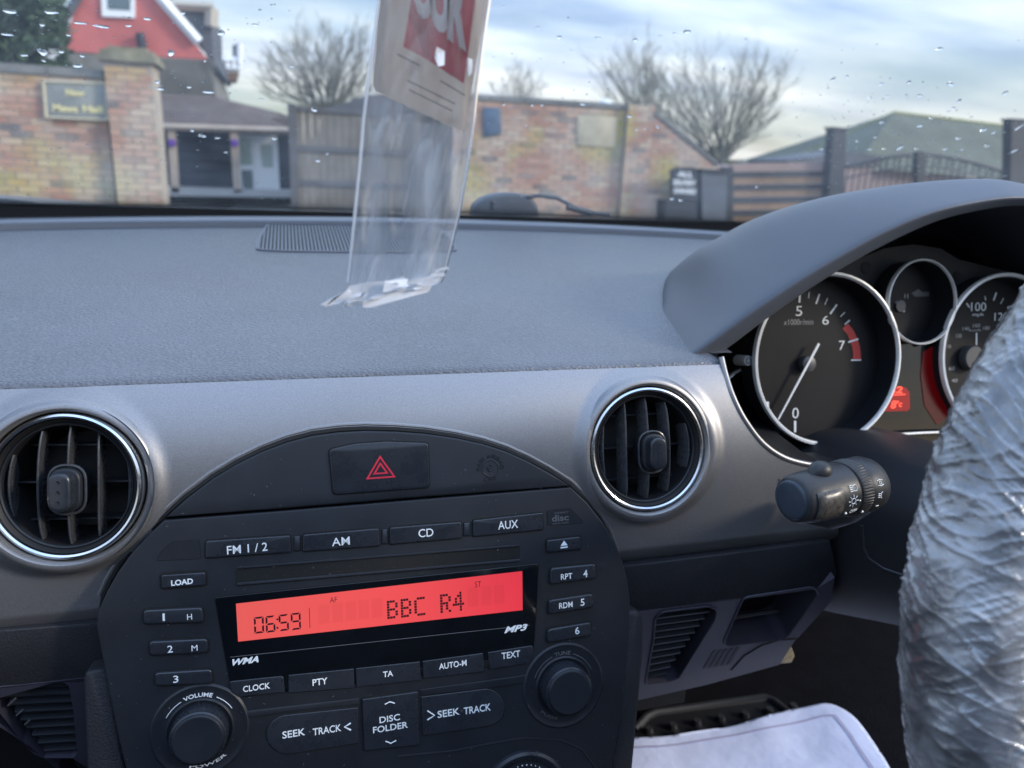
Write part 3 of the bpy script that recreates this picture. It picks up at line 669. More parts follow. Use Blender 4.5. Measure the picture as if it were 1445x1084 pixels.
# top row of source keys
for pts, t_, c, w, h in ((((291,763), (409,755), (411,779), (290,787)), 'FM 1 / 2', (349,774), 57, 12), (((428,754), (534,745), (536,770), (427,778)), 'AM', (481,764), 25, 11.5),
                         (((550,744), (650,736), (651,759), (550,768)), 'CD', (601,752), 21, 11.5), (((667,734), (765,723), (766,747), (667,757)), 'AUX', (717,740.5), 28, 11.5)):
    b = button('source_button', pts, radio, r=.0011, label='long button marked '+t_); ptext(t_, RAD, c, w, h, m_print, b, HB, bold=.004)
for pts in (((415,757), (424,756), (424,777), (415,778)), ((539,747), (547,746), (547,767), (539,768)), ((654,738), (663,737), (663,756), (654,757))):
    button('key_spacer', pts, radio, r=.0004, hh=.0008, gap=.0004)
for pts, nm in ((((243,765), (281,762), (283,788), (221,791), (228,779)), 'blank_inlay'), (((772,721), (803,717), (822,735), (822,738), (773,741)), 'logo_inlay')):
    o = rounded([RAD.px(*q, H0) for q in pts], .001, 4); o = o if area(o) > 0 else o[::-1]
    plate('inlay_edge', RAD, inset(o, -.0004), H0-.0005, H0+.0001, m_gap, radio); lg = plate(nm, RAD, o, H0-.0005, H0+.0003, m_black, radio)
ptext('disc', RAD, (790.5, 731), 24, 9, m_greyprint, lg, H0+.0003, bold=.02)
ptext('COMPACT', RAD, (792, 723.6), 20, 2.6, m_greyprint, lg, H0+.0003, bold=0)
ptext('DIGITAL AUDIO', RAD, (791, 738.3), 23, 2.4, m_greyprint, lg, H0+.0003, bold=0)
# long recess with disc slot, load and eject keys
plate('slot_recess', RAD, rrect((332,803), (733,771), (733,790), (333,824), r=.001), H0-.0005, H0+.0002, m_gap, radio)
lipm = MB(); pts = [RAD.pt(*RAD.px(x, 824.5-(x-333)*.085, H0), H0+.0004) for x in (335, 430, 530, 630, 733)]; lipm.tube(pts, .0009, 8); lipm.build('slot_lip', m_black, radio, True)
lipm = MB(); pts = [RAD.pt(*RAD.px(x, 801.5-(x-333)*.0795, H0), H0+.0003) for x in (335, 430, 530, 630, 733)]; lipm.tube(pts, .0007, 8); lipm.build('slot_lip', m_black, radio, True)
fuzz = MB()
for k in range(110):
    x = random.uniform(345, 720); y = 812-(x-333)*.082+random.uniform(-6, 7); p = RAD.pt(*RAD.px(x, y), H0+.0003); q = p+RAD.x*random.uniform(-.0006, .0006)+RAD.y*random.uniform(-.0004, .0004); fuzz.tube([p, q], .00005, 3)
kind(fuzz.build('slot_felt', m_greyprint, radio), 'stuff')
b = button('load_button', ((228,811), (290,807), (291,825), (229,830)), radio, r=.0011, gap=.0012, label='small button marked LOAD'); ptext('LOAD', RAD, (257,821.5), 31, 8, m_print, b, HB, bold=.03)
b = button('eject_button', ((771,762), (818,757), (819,774), (771,779)), radio, r=.0011, gap=.0012, label='small eject button with triangle mark')
T = [RAD.px(*p, HB) for p in ((796,763), (801,769.5), (791,770.5))]; plate('eject_mark', RAD, T, HB-.0001, HB+.0001, m_print, b)
T = [RAD.px(*p, HB) for p in ((791,772.2), (801,771), (801,772.8), (791,774))]; plate('eject_mark', RAD, T, HB-.0001, HB+.0001, m_print, b)
# preset keys
for pts, items in ((((203,860), (286,856), (288,877), (203,880)), (('1', (231,871), 3, 10.5), ('H', (267.5,870.5), 7, 8))),
                   (((211,904), (293,900), (294,920), (212,924)), (('2', (240,916), 7.5, 10), ('M', (274.5,914.5), 8.5, 8))),
                   (((219,948), (299,943), (301,963), (220,967)), (('3', (248,958.5), 7.5, 10),)),
                   (((776,801), (839,795), (840,815), (775,824)), (('RPT', (799.5,813.5), 16, 8), ('4', (826,809.5), 6, 10))),
                   (((774,846), (835,837), (836,856), (773,866)), (('RDM', (798.5,854), 19, 8), ('5', (822,850), 5.5, 10))),
                   (((772,887), (832,877), (833,896), (771,906)), (('6', (814.5,890), 6, 10),))):
    b = button('preset_button', pts, radio, r=.0020, hh=.0020, gap=.0009, label='oblong button marked '+' '.join(q[0] for q in items), bev=.0009)
    for t_, c, w, h in items: ptext(t_, RAD, c, w, h, m_print, b, H0+.0020, bold=.0 if t_ in '1HM' else .006)
# display
dl = rounded([RAD.px(*p, H0) for p in ((303,843), (760,795), (757,860), (752.5,920), (744,931), (690,941), (340,983.5), (329,977), (323,955))], [.0015, .0015, 0, .001, .003, 0, .003, .001, 0], 4)
plate('display_gap', RAD, shrink(dl, -.0006), H0-.0005, H0+.0001, m_gap, radio)
disp = plate('display_window', RAD, dl, H0-.0005, H0+.0006, m_gloss, radio, bevel=.0003)
HD = H0+.0006
lcd = plate('lcd_panel', RAD, [RAD.px(*p, HD) for p in ((333,852), (737,806), (737.5,861), (336,905.5))], HD-.0002, HD+.0001, m_lcd, disp)
HL = HD+.0001
def seg_digit(d, x, y, w, h, th=.0010):
    """seven-segment digit, x y lower-left in the face plane"""
    S = {'0': 'abcdef', '6': 'acdefg', '5': 'acdfg', '9': 'abcdfg'}[d]; sk = .08
    g = th*.28; m2 = h/2
    segs = {'a': ((g, h), (w-g, h), (w-g-th, h-th), (g+th, h-th)), 'd': ((g, 0), (w-g, 0), (w-g-th, th), (g+th, th)), 'g': ((g+th*.3, m2), (g+th, m2+th/2), (w-g-th, m2+th/2), (w-g-th*.3, m2), (w-g-th, m2-th/2), (g+th, m2-th/2)),
            'f': ((0, h-g), (th, h-th-g), (th, m2+th/2+g), (0, m2+g)), 'e': ((0, g), (th, th+g), (th, m2-th/2-g), (0, m2-g)), 'b': ((w, h-g), (w-th, h-th-g), (w-th, m2+th/2+g), (w, m2+g)), 'c': ((w, g), (w-th, th+g), (w-th, m2-th/2-g), (w, m2-g))}
    vs = []; fs = []
    for c in S:
        q = segs[c]; b = len(vs); vs += [RAD.pt(x+a, y+bb, HL+.0001) for a, bb in q]; fs.append(tuple(range(b, b+len(q))))
    mesh('clock_digit', vs, fs, m_lcddark, lcd)
for d, x0, x1, yb, yt in (('0', 359, 373, 894.5, 869.5), ('6', 375.5, 389, 893, 868), ('5', 394, 408, 891, 866), ('9', 411, 425, 889.5, 864)):
    a = RAD.px(x0, yb, HL); b = RAD.px(x1, yt, HL); seg_digit(d, a[0], a[1], b[0]-a[0]-.0004, b[1]-a[1])
for y in (874, 886):
    u, v = RAD.px(391.5, y, HL); plate('clock_colon', RAD, [(u-.0005, v-.0005), (u+.0005, v-.0005), (u+.0005, v+.0005), (u-.0005, v+.0005)], HL, HL+.0001, m_lcddark, lcd)
a = RAD.px(437, 886, HL); b = RAD.px(436, 858, HL); plate('divider_line', RAD, [(a[0], a[1]), (a[0]+.0003, a[1]), (b[0]+.0003, b[1]), (b[0], b[1])], HL, HL+.0001, m_lcddark, lcd)
DOT = {'B': ('1110', '1001', '1001', '1110', '1001', '1001', '1110'), 'C': ('0111', '1000', '1000', '1000', '1000', '1000', '0111'), 'R': ('1110', '1001', '1001', '1110', '1010', '1010', '1001'), '4': ('00010', '00110', '01010', '01010', '11111', '00010', '00010')}
def dots(ch, x0, x1, yb, yt):
    a = RAD.px(x0, yb, HL); b = RAD.px(x1, yt, HL); rows = DOT[ch]; n = len(rows[0]); cw = (b[0]-a[0])/n; ch_ = (b[1]-a[1])/7; vs = []; fs = []
    for j, r in enumerate(rows):
        for i, c in enumerate(r):
            if c == '1':
                u = a[0]+i*cw; v = a[1]+(6-j)*ch_; k = len(vs)
                vs += [RAD.pt(u+cw*.05, v+ch_*.06, HL+.0001), RAD.pt(u+cw*.93, v+ch_*.06, HL+.0001), RAD.pt(u+cw*.93, v+ch_*.9, HL+.0001), RAD.pt(u+cw*.05, v+ch_*.9, HL+.0001)]; fs.append((k, k+1, k+2, k+3))
    mesh('display_letter', vs, fs, m_lcddark, lcd)
for ch, x0, x1, yb, yt in (('B', 546.5, 561, 874, 846), ('B', 566, 580, 872, 843.5), ('C', 585, 599.5, 870, 841.5), ('R', 621.5, 636, 865.5, 837), ('4', 639, 654.5, 863.5, 834)):
    dots(ch, x0, x1, yb, yt)
for x in (450, 469, 488, 506, 525, 545, 566, 586, 604, 622, 640, 660, 679, 697): 
    y0 = 881-(x-450)*.114
    g_ = plate('idle_segment', RAD, [RAD.px(*p, HL) for p in ((x, y0), (x+15, y0-1.7), (x+14.5, y0-29), (x-.5, y0-27.3))], HL-.0001, HL+.00003, m_lcdghost, lcd) if x < 545 or x > 655 else None
ptext('AF', RAD, (470.5,846.5), 10, 7.5, m_lcddark, lcd, HL, bold=-.01); ptext('ST', RAD, (674.5,824.5), 8.5, 8, m_lcddark, lcd, HL, bold=-.01)
for s_, c, w in (('WMA', (346.5,932.5), 37), ('MP3', (728,887), 33)): ptext(s_, RAD, c, w, 9, m_print, disp, HD, bold=.035, shear=.35)
ln = MB(); ln.tube([RAD.pt(*RAD.px(x, 927.5-(x-325)*.1068, HD), HD) for x in (325, 450, 600, 748)], .00014, 4); ln.build('window_line', m_greyprint, disp)
# keys below the display
for pts, t_, c, w, h, r in ((((323,961), (400,953), (402,976), (338,982.5), (328,977)), 'CLOCK', (362,970), 38, 8.5, [.0004, .0004, .0004, .002, .002]), (((407,952), (499,943), (500,970), (407,977)), 'PTY', (451.5,962), 21, 9, .0004),
                         (((502,942.5), (592,933), (594,959), (503,969)), 'TA', (547.5,951), 14, 8, .0004), (((596,932.5), (681,921), (683,947), (597,957)), 'AUTO-M', (639,938), 39, 8.5, .0004),
                         (((688,920), (752,910), (752,925), (745,935), (690,944)), 'TEXT', (721,924), 26, 9, [.0004, .0006, .002, .002, .0004])):
    b = button('function_button', pts, radio, r=r, gap=.0005, hh=.0010, label='flat button marked '+t_, bev=.0004); ptext(t_, RAD, c, w, h, m_print, b, H0+.0010, bold=.012)
# seek keys and folder rocker
nn = lambda cx, cy, rx, ry, a0, a1, k=9: [(cx+rx*math.cos(R_(a0+(a1-a0)*i/k)), cy+ry*math.sin(R_(a0+(a1-a0)*i/k))) for i in range(k+1)]
sl_px = [(505,998)]+nn(410, 1036, 34, 28, -105, -265, 10)+[(506,1048)]
sk1 = button('seek_button', sl_px, radio, r=.0004, gap=.0006, hh=.0007, label='rounded button marked SEEK TRACK and left arrow', bev=.0004)
sr_px = [(594,983)]+nn(682, 998, 30, 27, -80, 80, 10)+[(596,1038)]
sk2 = button('seek_button', sr_px, radio, r=.0004, gap=.0006, hh=.0007, label='rounded button marked right arrow and SEEK TRACK', bev=.0004)
HS = H0+.0007
ptext('SEEK', RAD, (414.5,1035), 32, 10, m_print, sk1, HS, bold=.012); ptext('TRACK', RAD, (461.5,1030), 40, 10, m_print, sk1, HS, bold=.012)
ptext('SEEK', RAD, (633,1006), 31, 10, m_print, sk2, HS, bold=.012); ptext('TRACK', RAD, (673.5,1000.5), 38, 10, m_print, sk2, HS, bold=.012)
for c, b_ in (((437,1032.5), sk1), ((651.5,1003), sk2)):
    ptext('-', RAD, c, 3, 1.4, m_greyprint, b_, HS)
def chev(pts, r, par, h): 
    q = MB(); q.tube([RAD.pt(*RAD.px(*p, h), h) for p in pts], r, 5); q.build('arrow_mark', m_print, par)
chev(((495,1020.5), (486,1026), (495,1030.5)), .0005, sk1, HS); chev(((603,1003), (613,1009.5), (603,1016)), .0005, sk2, HS)
rk = button('folder_rocker', ((511,986), (589,975), (592,1050), (514,1058)), radio, r=.0005, gap=.0006, hh=.0014, label='square rocker marked DISC FOLDER', bev=.0005); HR = H0+.0014
ptext('DISC', RAD, (550,1014), 29, 9, m_print, rk, HR, bold=.012); ptext('FOLDER', RAD, (551,1026.5), 49, 9, m_print, rk, HR, bold=.012)
chev(((543,994), (550,990.5), (557,992.5)), .0004, rk, HR); chev(((544,1046), (551.5,1049), (559,1045)), .0004, rk, HR)
# raised strips beside the rocker
for pts in (((338,1003), (506,984), (507,992), (400,1004), (352,1012)), ((592,972), (744,951), (742,962), (690,970), (594,980))):
    plate('key_shelf', RAD, rrect(*pts, r=.0004), H0-.0003, H0+.0005, m_black, radio, bevel=.0003)
# knobs
def knob(cpx, R, word, label, sub=None):
    c = RAD.px(*cpx)
    p0 = lathe('knob_well', RAD, c, [(R*1.78, H0+.0002), (R*1.70, H0+.0010), (R*1.62, H0+.0007), (R*1.50, H0-.0000), (R*1.22, H0+.0003), (R*1.16, H0+.0012), (R*1.10, H0+.0003), (R*1.02, H0+.0000)], m_black, radio, n=64)
    kb = lathe('knob', RAD, c, [(R*1.0, H0), (R*1.0, .010), (R*.995, .0115), (R*.93, .0120)], m_button, radio, n=180, rad=lambda r, h, a: r*(1+(.030*abs(math.sin(a*21)) if r > R*.98 and h < .0112 else .0)))
    kb['label'] = label
    lathe('knob_cap', RAD, c, [(R*.93, .0118), (R*.90, .0130), (R*.86, .0134), (R*.80, .01335), (0.0002, .0131)], m_black, kb, n=64)
    dm = MB()
    for k in range(42):
        a = 2*math.pi*k/42; p = RAD.pt(c[0]+math.cos(a)*R*1.022, c[1]+math.sin(a)*R*1.022, .0062); dm.tube([p-RAD.n*.0002, p+RAD.n*.0002], .00016, 4)
    kind(dm.build('grip_dot', m_greyprint, kb), 'stuff')
    arc_text(word, RAD, c, R*1.36, *( (113, 69) if word == 'VOLUME' else (105, 75)), R*.16, m_print if word == 'VOLUME' else m_greyprint, p0, h=H0+.0006, bold=.015)
    for a0, a1 in (((150, 118), (62, 30)) if word == 'VOLUME' else ((158, 110), (70, 22))):
        q = MB(); q.tube([RAD.pt(c[0]+R*1.34*math.cos(R_(a0+(a1-a0)*i/10)), c[1]+R*1.34*math.sin(R_(a0+(a1-a0)*i/10)), H0+.0006) for i in range(11)], .00022, 5); q.build('arc_mark', m_print if word == 'VOLUME' else m_greyprint, p0)
    if sub: arc_text(sub[0], RAD, c, R*1.36, sub[1], sub[2], R*.115, m_print if word == 'VOLUME' else m_greyprint, p0, h=H0+.0006, bold=.01, flip=True)
knob((283, 1029), .0143, 'VOLUME', 'ribbed knob of the left side marked VOLUME', ('POWER', 252, 310))
knob((794, 966), .0150, 'TUNE', 'ribbed knob of the right side marked TUNE', ('PUSH', 222, 255))
# heater dial peeping in at the bottom
hd = thing('heater_dial', 'round heater temperature dial cut off by the bottom edge', 'dial', RAD.pt(*RAD.px(738, 1120), 0))
c = RAD.px(738, 1122)
lathe('dial_bezel', RAD, c, [(.0285, H0-.001), (.0280, H0+.0022), (.0262, H0+.0030), (.0222, H0+.0014), (.0216, H0+.0006)], m_button, hd, n=72)
lathe('dial_plate', RAD, c, [(.0220, H0), (.0217, H0+.0010), (.0002, H0+.0012)], m_black, hd, n=72)
mk = MB()
for k in range(9):
    a = R_(100-k*8.5); p = RAD.pt(c[0]+.0196*math.cos(a), c[1]+.0196*math.sin(a), H0+.0012); mk.tube([p, p+RAD.n*.0002], .00042, 8)
kind(mk.build('dial_dot', m_print, hd), 'stuff')
lathe('dial_knob', RAD, c, [(.0150, H0+.001), (.0150, .012), (.0142, .0135), (.0004, .0137)], m_button, hd, n=96, rad=lambda r, h, a: r*(1+(.02*abs(math.sin(a*20)) if r > .0149 else 0)))
mb = MB(); mb.tube([RAD.pt(*RAD.px(*p), H0) for p in ((560,1066), (640,1058), (700,1046), (740,1040), (790,1043), (820,1056), (840,1084))], .0006, 6); mb.build('panel_crease', m_black, hd, True)
# ================================================================== AIR VENTS
def vent(V, label, knob_px):
    R = V['R']; f = Frame(V['c'], V['T'], V['a'])
    t = thing('air_vent', label, 'air vent', f.pt(0, 0, 0), 'round air vents in the silver fascia')
    lathe('chrome_ring', f, (0, 0), [(R-.0002, -.006), (R, .0000), (R-.0005, .0012), (R-.0016, .0017), (R-.0026, .0012), (R-.0032, -.0002), (R-.0034, -.006)], m_chrome, t, n=96)
    lathe('vent_socket', f, (0, 0), [(R+.0052, -.0005), (R+.0040, -.0060), (R, -.0075), (R-.002, -.008)], m_silver if False else m_gap, t, n=96)
    f0 = Frame(V['c'], V['T'], 0)
    lathe('vent_lip', f0, (0, 0), [(R+.0007, -.006), (R+.0007, .0000), (R+.0012, .0017), (R+.0024, .0029), (R+.0040, .0029), (R+.0058, .0016), (R+.0074, -.0014)], m_silver, t, n=128)
    lathe('vent_barrel', f, (0, 0), [(R-.0033, .0002), (R-.0046, -.0010), (R-.0056, -.0028), (R-.0064, -.0030), (R-.0085, -.014), (R-.012, -.030), (.0002, -.032)], m_deep, t, n=96)
    lathe('inner_rim', f, (0, 0), [(R-.0052, -.0026), (R-.0058, -.0016), (R-.0066, -.0022), (R-.0068, -.006)], m_black, t, n=96)
    ri = R-.0066
    for k in (-2, -1, 0, 1, 2):
        u0 = k*R*.365+R*.02; hh = math.sqrt(max(1e-8, ri*ri-u0*u0))*.985; vs = []; n = 14; w = .00062
        for i in range(n+1):
            v = -hh+2*hh*i/n; s_ = 1-(v/hh)**2; bow = .0016*k/2*s_; h = -.0058+.0052*math.sqrt(max(0, 1-(v*v+u0*u0)/(ri*ri*1.02)))
            if k == 0 and abs(v) < R*.30: pass
            uc = u0+bow
            vs += [f.pt(uc-w, v, h-.0004), f.pt(uc, v, h), f.pt(uc+w, v, h-.0004), f.pt(uc+w*1.2-.0012, v, h-.012), f.pt(uc-w*1.2-.0012, v, h-.012)]
        fs = []
        for i in range(n):
            for j in range(5): a = i*5+j; b = i*5+(j+1) % 5; fs.append((a, b, b+5, a+5))
        fs += [(0,1,2,3,4), tuple(reversed(range(n*5, n*5+5)))]
        mesh('slat', vs, fs, m_slat, t, True, 60)
    for v in (-.52, 0, .52):
        hh = math.sqrt(ri*ri-(v*R)**2)*.98; m = MB(); d = []
        for a, b, c_ in ((-1,0,0), (1,0,0), (1,1,0), (-1,1,0)): d.append(f.pt(a*hh, v*R+b*.0009, -.0135)); 
        for a, b, c_ in ((-1,0,0), (1,0,0), (1,1,0), (-1,1,0)): d.append(f.pt(a*hh*.93, v*R+b*.0009, -.026))
        m.add(d, [(0,1,2,3), (7,6,5,4), (0,4,5,1), (1,5,6,2), (2,6,7,3), (3,7,4,0)]); m.build('vane', m_black, t)
    # thumb knob in its loop
    ku, kv = f.px(*knob_px, .008)
    def pill(w, h, r, k=8): return rounded([(-w+ku, -h+kv), (w+ku, -h+kv), (w+ku, h+kv), (-w+ku, h+kv)], r, k)
    lp = MB(); lp.tube([f.pt(a, b, -.0006) for a, b in pill(R*.235, R*.335, R*.23)], .00075, 8, closed=True); lp.build('knob_loop', m_slat, t, True)
    plate('knob_stem', f, pill(R*.20, R*.30, R*.19), -.012, .003, m_black, t, bevel=.001)
    kb = plate('thumb_knob', f, pill(R*.145, R*.26, R*.14), .002, .0098, m_button, t, bevel=.0019, steps=5)
    for q in (-1, 0, 1):
        lathe('grip_dimple', f, (ku, kv+q*R*.135), [(.00105, .00965), (.00085, .0101), (.0006, .00985), (.0001, .00982)], m_deep, kb, n=16)
vent(VL, 'left hand air vent, cut off by the edge of the photo', (84, 695))
vent(VR, 'right hand air vent between the radio and the dials', (929, 640))
# ================================================================== INSTRUMENT HOOD
YB = .0
near = [((975,500),.445), ((1010,474),.442), ((1060,438),.438), ((1120,398),.434), ((1180,362),.430), ((1250,324),.425), ((1320,296),.420), ((1390,281),.417), ((1437,276),.415)]
mid = [((934,437),.548), ((944,386),.60), ((985,350),.565), ((1030,326),.545), ((1090,299),.525), ((1168,276),.503), ((1245,262),.485), ((1325,253),.468), ((1390,250),.457)]
inn = [((1012,503),.4455), ((1035,488),.443), ((1080,454),.439), ((1140,412),.435), ((1200,374),.431), ((1265,339),.426), ((1330,311),.421), ((1395,296),.418), ((1437,291),.416)]
def sm(row, k=4):      # catmull through the row
    P_ = [atY(*p, y) for p, y in row]; o = []
    for i in range(len(P_)-1):
        a = P_[max(0, i-1)]; b = P_[i]; c = P_[i+1]; d = P_[min(len(P_)-1, i+2)]
        for j in range(k):
            t = j/k; o.append(.5*((2*b)+(c-a)*t+(2*a-5*b+4*c-d)*t*t+(3*b-a-3*c+d)*t**3))
    o.append(P_[-1]); return o
nr_, md_, in_ = sm(near), sm(mid), sm(inn); nn_ = len(nr_)-1
cxh = .508; rows = []
for q, (a, m_, i_) in enumerate(zip(nr_, md_, in_)):
    t = q/nn_; e = min(1, t*6)
    if q == nn_: a.x = m_.x = i_.x = cxh
    i_ = i_*1.014; roll1 = a*.86+i_*.14+Vector((0, -.0016, -.0006)); roll2 = a*.45+i_*.55+Vector((0, -.0012, 0))
    k1 = 1+(.08*e+.012)/m_.y; k2 = 1+(.13*e+.02)/m_.y; xx = lambda k: m_.x*(1+(k-1)*(1-t)**1.2) if q < nn_ else cxh; f_ = Vector((xx(k1), m_.y*k1, max(m_.z*k1-.012*e-.001, zdash(m_.y*k1)-.008))); low = Vector((xx(k2), m_.y*k2, zdash(m_.y*k2)-.012))
    ex = Vector((i_.x-.5, 0, i_.z+.14)); ex = ex.normalized()*.004 if ex.length else ex
    rows.append([low, f_, m_.lerp(f_, .45)+Vector((0, 0, -.0005)), m_, m_.lerp(a, .33)+Vector((0, 0, .0022*e)), m_.lerp(a, .66)+Vector((0, 0, .0022*e)), m_.lerp(a, .9)+Vector((0, 0, .0010*e)), a, roll1, roll2, i_, i_+Vector((0, .004, 0)), i_+Vector((0, .045, .002))+ex, i_+Vector((0, .14, -.004))])
rows += [[Vector((2*cxh-p.x, p.y, p.z)) for p in r] for r in reversed(rows[:-1])]
# smooth the rows across
hood_thing = dash
ho = grid('instrument_hood', rows, m_hood, dash)
ss = ho.modifiers.new('s', 'SUBSURF'); ss.levels = 1; ss.render_levels = 2
# ================================================================== INSTRUMENTS
clu = thing('instrument_cluster', 'rev counter, temperature and speed dials in bright rings behind the wheel', 'instrument cluster', (.504, .50, -.15))
CF = Frame((.4123, .48, -.1356), .2138)
c2 = (.5038-.4123, (-.0912+.1356)/math.cos(.2138)); c3 = (2*c2[0], 0)
def dial_ring(c, R, nm, lab, dh=0):
    w = R*.045
    r = lathe('gauge_ring', CF, c, [(a_, b_+dh) for a_, b_ in [(R-.0002, -.0035), (R, -.0015), (R-w*.2, .0004), (R-w*.7, .0008), (R-w, .0000), (R-w*1.15, -.0018)]], m_ring, clu, n=128); r['label'] = lab
    lathe('ring_tube', CF, c, [(a_, b_+dh) for a_, b_ in [(R-.001, -.020), (R-.0006, -.0034)]], m_black, r, n=96)
    lathe('ring_wall', CF, c, [(a_, b_+dh) for a_, b_ in [(R-w*1.1, -.0012), (R-w*1.5, -.020)]], m_black, r, n=96)
    d = lathe('dial_face', CF, c, [(a_, b_+dh) for a_, b_ in [(R-w*1.2, -.0196), (R-w*1.3, -.0190), (.001, -.0190)]], m_dial, r, n=96)
    return r, d
RT, RS = .0703, .0358
def _dr(): pass
r1, d1 = dial_ring((0, 0), RT, 'tach', 'large ring of the rev counter')
r2, d2 = dial_ring(c2, RS, 'temp', 'small ring of the temperature gauge')
r3, d3 = dial_ring(c3, RT, 'speed', 'large ring of the speedometer, half hidden by the wheel')
r4, d4 = dial_ring(CF.px(1062, 575, -.022), .0335, 'fuel', 'ring of the lower left gauge mostly hidden behind the rev counter', -.022)
HF = -.0189
def tick(c, a, r0, r1_, w, par, mat=m_print):
    a = R_(a); e = Vector((math.cos(a), math.sin(a))); q = Vector((-e.y, e.x))*w
    pts = [e*r0-q, e*r1_-q, e*r1_+q, e*r0+q]; plate('tick', CF, [(c[0]+p.x, c[1]+p.y) for p in pts], HF-.0001, HF+.0001, mat, par)
# rev counter marks: read their bearings from the photo
cc = CF.px(1141, 512, -.0190)
def pol(px, py):
    u, v = CF.px(px, py, HF); return math.degrees(math.atan2(v-cc[1], u-cc[0])), math.hypot(u-cc[0], v-cc[1])
tc_ = cc
for p0, p1, w in (((1129,412), (1128,427), .0008), ((1156.5,415), (1151.5,429), .0007), ((1181,430), (1171.5,443), .0007), ((1199,452), (1192,458), .0005), ((1211,478.5), (1197,483), .0007), ((1215,508), (1201,508.5), .0005), ((1122,610), (1122,594), .0010), ((1100,601), (1096,592), .0006), ((1142,412), (1141,421), .0003), ((1168,421), (1164,430), .0003), ((1192,441), (1186,447), .0003)):
    a = CF.px(*p0, HF); b = CF.px(*p1, HF); e = Vector((b[0]-a[0], b[1]-a[1])); q = Vector((-e.y, e.x)).normalized()*w
    plate('tick', CF, [(a[0]-q.x, a[1]-q.y), (b[0]-q.x, b[1]-q.y), (b[0]+q.x, b[1]+q.y), (a[0]+q.x, a[1]+q.y)], HF-.0001, HF+.0001, m_print, d1)
for s_, c, w, h in (('5', (1127.5,439), 9, 14), ('6', (1165,452), 9, 12.5), ('7', (1188,487.5), 8, 13), ('1', (1083,573), 4, 12), ('0', (1122.5,583), 9, 15), ('x1000r/min', (1127,454.5), 41, 8)):
    ptext(s_, CF, c, w, h, m_print if len(s_) < 3 else m_lightgrey, d1, HF, bold=-.005 if len(s_) < 3 else -.015)
rz = []
for (xo, yo), (xi, yi) in (((1196,456), (1189,464)), ((1204,466), (1196,472)), ((1209,476), (1200,482)), ((1213,488), (1203,491)), ((1214.5,498), (1204,499)), ((1215,507), (1204,507))):
    rz.append((CF.px(xo, yo, HF), CF.px(xi, yi, HF)))
vs = []; fs = []
for a, b in rz: vs += [CF.pt(*a, HF+.00005), CF.pt(*b, HF+.00005)]
for i in range(len(rz)-1): fs.append((2*i, 2*i+1, 2*i+3, 2*i+2))
mesh('red_zone', vs, fs, m_redzone, d1)
hub = lathe('needle_hub', CF, CF.px(1140.5, 513.5, -.015), [(.0065, -.019), (.0065, -.0135), (.0055, -.0128), (.0002, -.0126)], m_dark, d1, n=40)
def needle(a, b, par, w0=.0011, w1=.0006, h=-.0122):
    a = CF.px(*a, h); b = CF.px(*b, h); e = Vector((b[0]-a[0], b[1]-a[1])); q = Vector((-e.y, e.x)).normalized()
    plate('needle', CF, [(a[0]-q.x*w0, a[1]-q.y*w0), (b[0]-q.x*w1, b[1]-q.y*w1), (b[0]+q.x*w1, b[1]+q.y*w1), (a[0]+q.x*w0, a[1]+q.y*w0)], h-.0008, h, m_print, par)
needle((1156,485), (1098.5,592), d1)
# small gauge, speedometer marks
ptext('H', CF, (1279,418), 5, 7, m_lightgrey, d2, HF, bold=-.02)
a = [CF.px(*p, HF) for p in ((1262,427), (1265,425), (1276,439), (1274,441))]; plate('needle', CF, a, HF+.0006, HF+.0012, m_lightgrey, d2)
lathe('needle_hub', CF, CF.px(1273, 432, -.016), [(.005, -.019), (.005, -.017), (.0002, -.0168)], m_dark, d2, n=24)
plate('temperature_mark', CF, [CF.px(*p, HF) for p in ((1286,414), (1296,408), (1301,412), (1311,412), (1311,418), (1292,419))], HF-.0001, HF+.0001, m_dark, d2)
for s_, c, w, h in (('100', (1381,433), 21, 12), ('120', (1413,447), 19, 11), ('mph', (1380,444.5), 15, 6), ('160', (1378,459.5), 10, 5), ('140', (1363,464), 9, 5), ('180', (1392,463), 9, 5), ('120', (1353,474), 8, 5), ('60', (1343,520), 8, 5), ('40', (1347,537), 8, 5), ('km/h', (1376,466), 16, 3.5), ('80', (1338,489), 7, 5)):
    ptext(s_, CF, c, w, h, m_print if h > 5.5 else m_lightgrey, d3, HF, bold=-.01)
for p0, p1, w in (((1406,413), (1402,424), .0007), ((1416,421), (1412,429), .0003), ((1378,470), (1378,487), .0007), ((1364,428), (1368,434), .0005), ((1390,418), (1391,424), .0003)):
    a = CF.px(*p0, HF); b = CF.px(*p1, HF); e = Vector((b[0]-a[0], b[1]-a[1])); q = Vector((-e.y, e.x)).normalized()*w
    plate('tick', CF, [(a[0]-q.x, a[1]-q.y), (b[0]-q.x, b[1]-q.y), (b[0]+q.x, b[1]+q.y), (a[0]+q.x, a[1]+q.y)], HF-.0001, HF+.0001, m_print, d3)
lathe('needle_hub', CF, CF.px(1372, 505, -.015), [(.011, -.019), (.011, -.0135), (.010, -.012), (.0002, -.0118)], m_dark, d3, n=40)
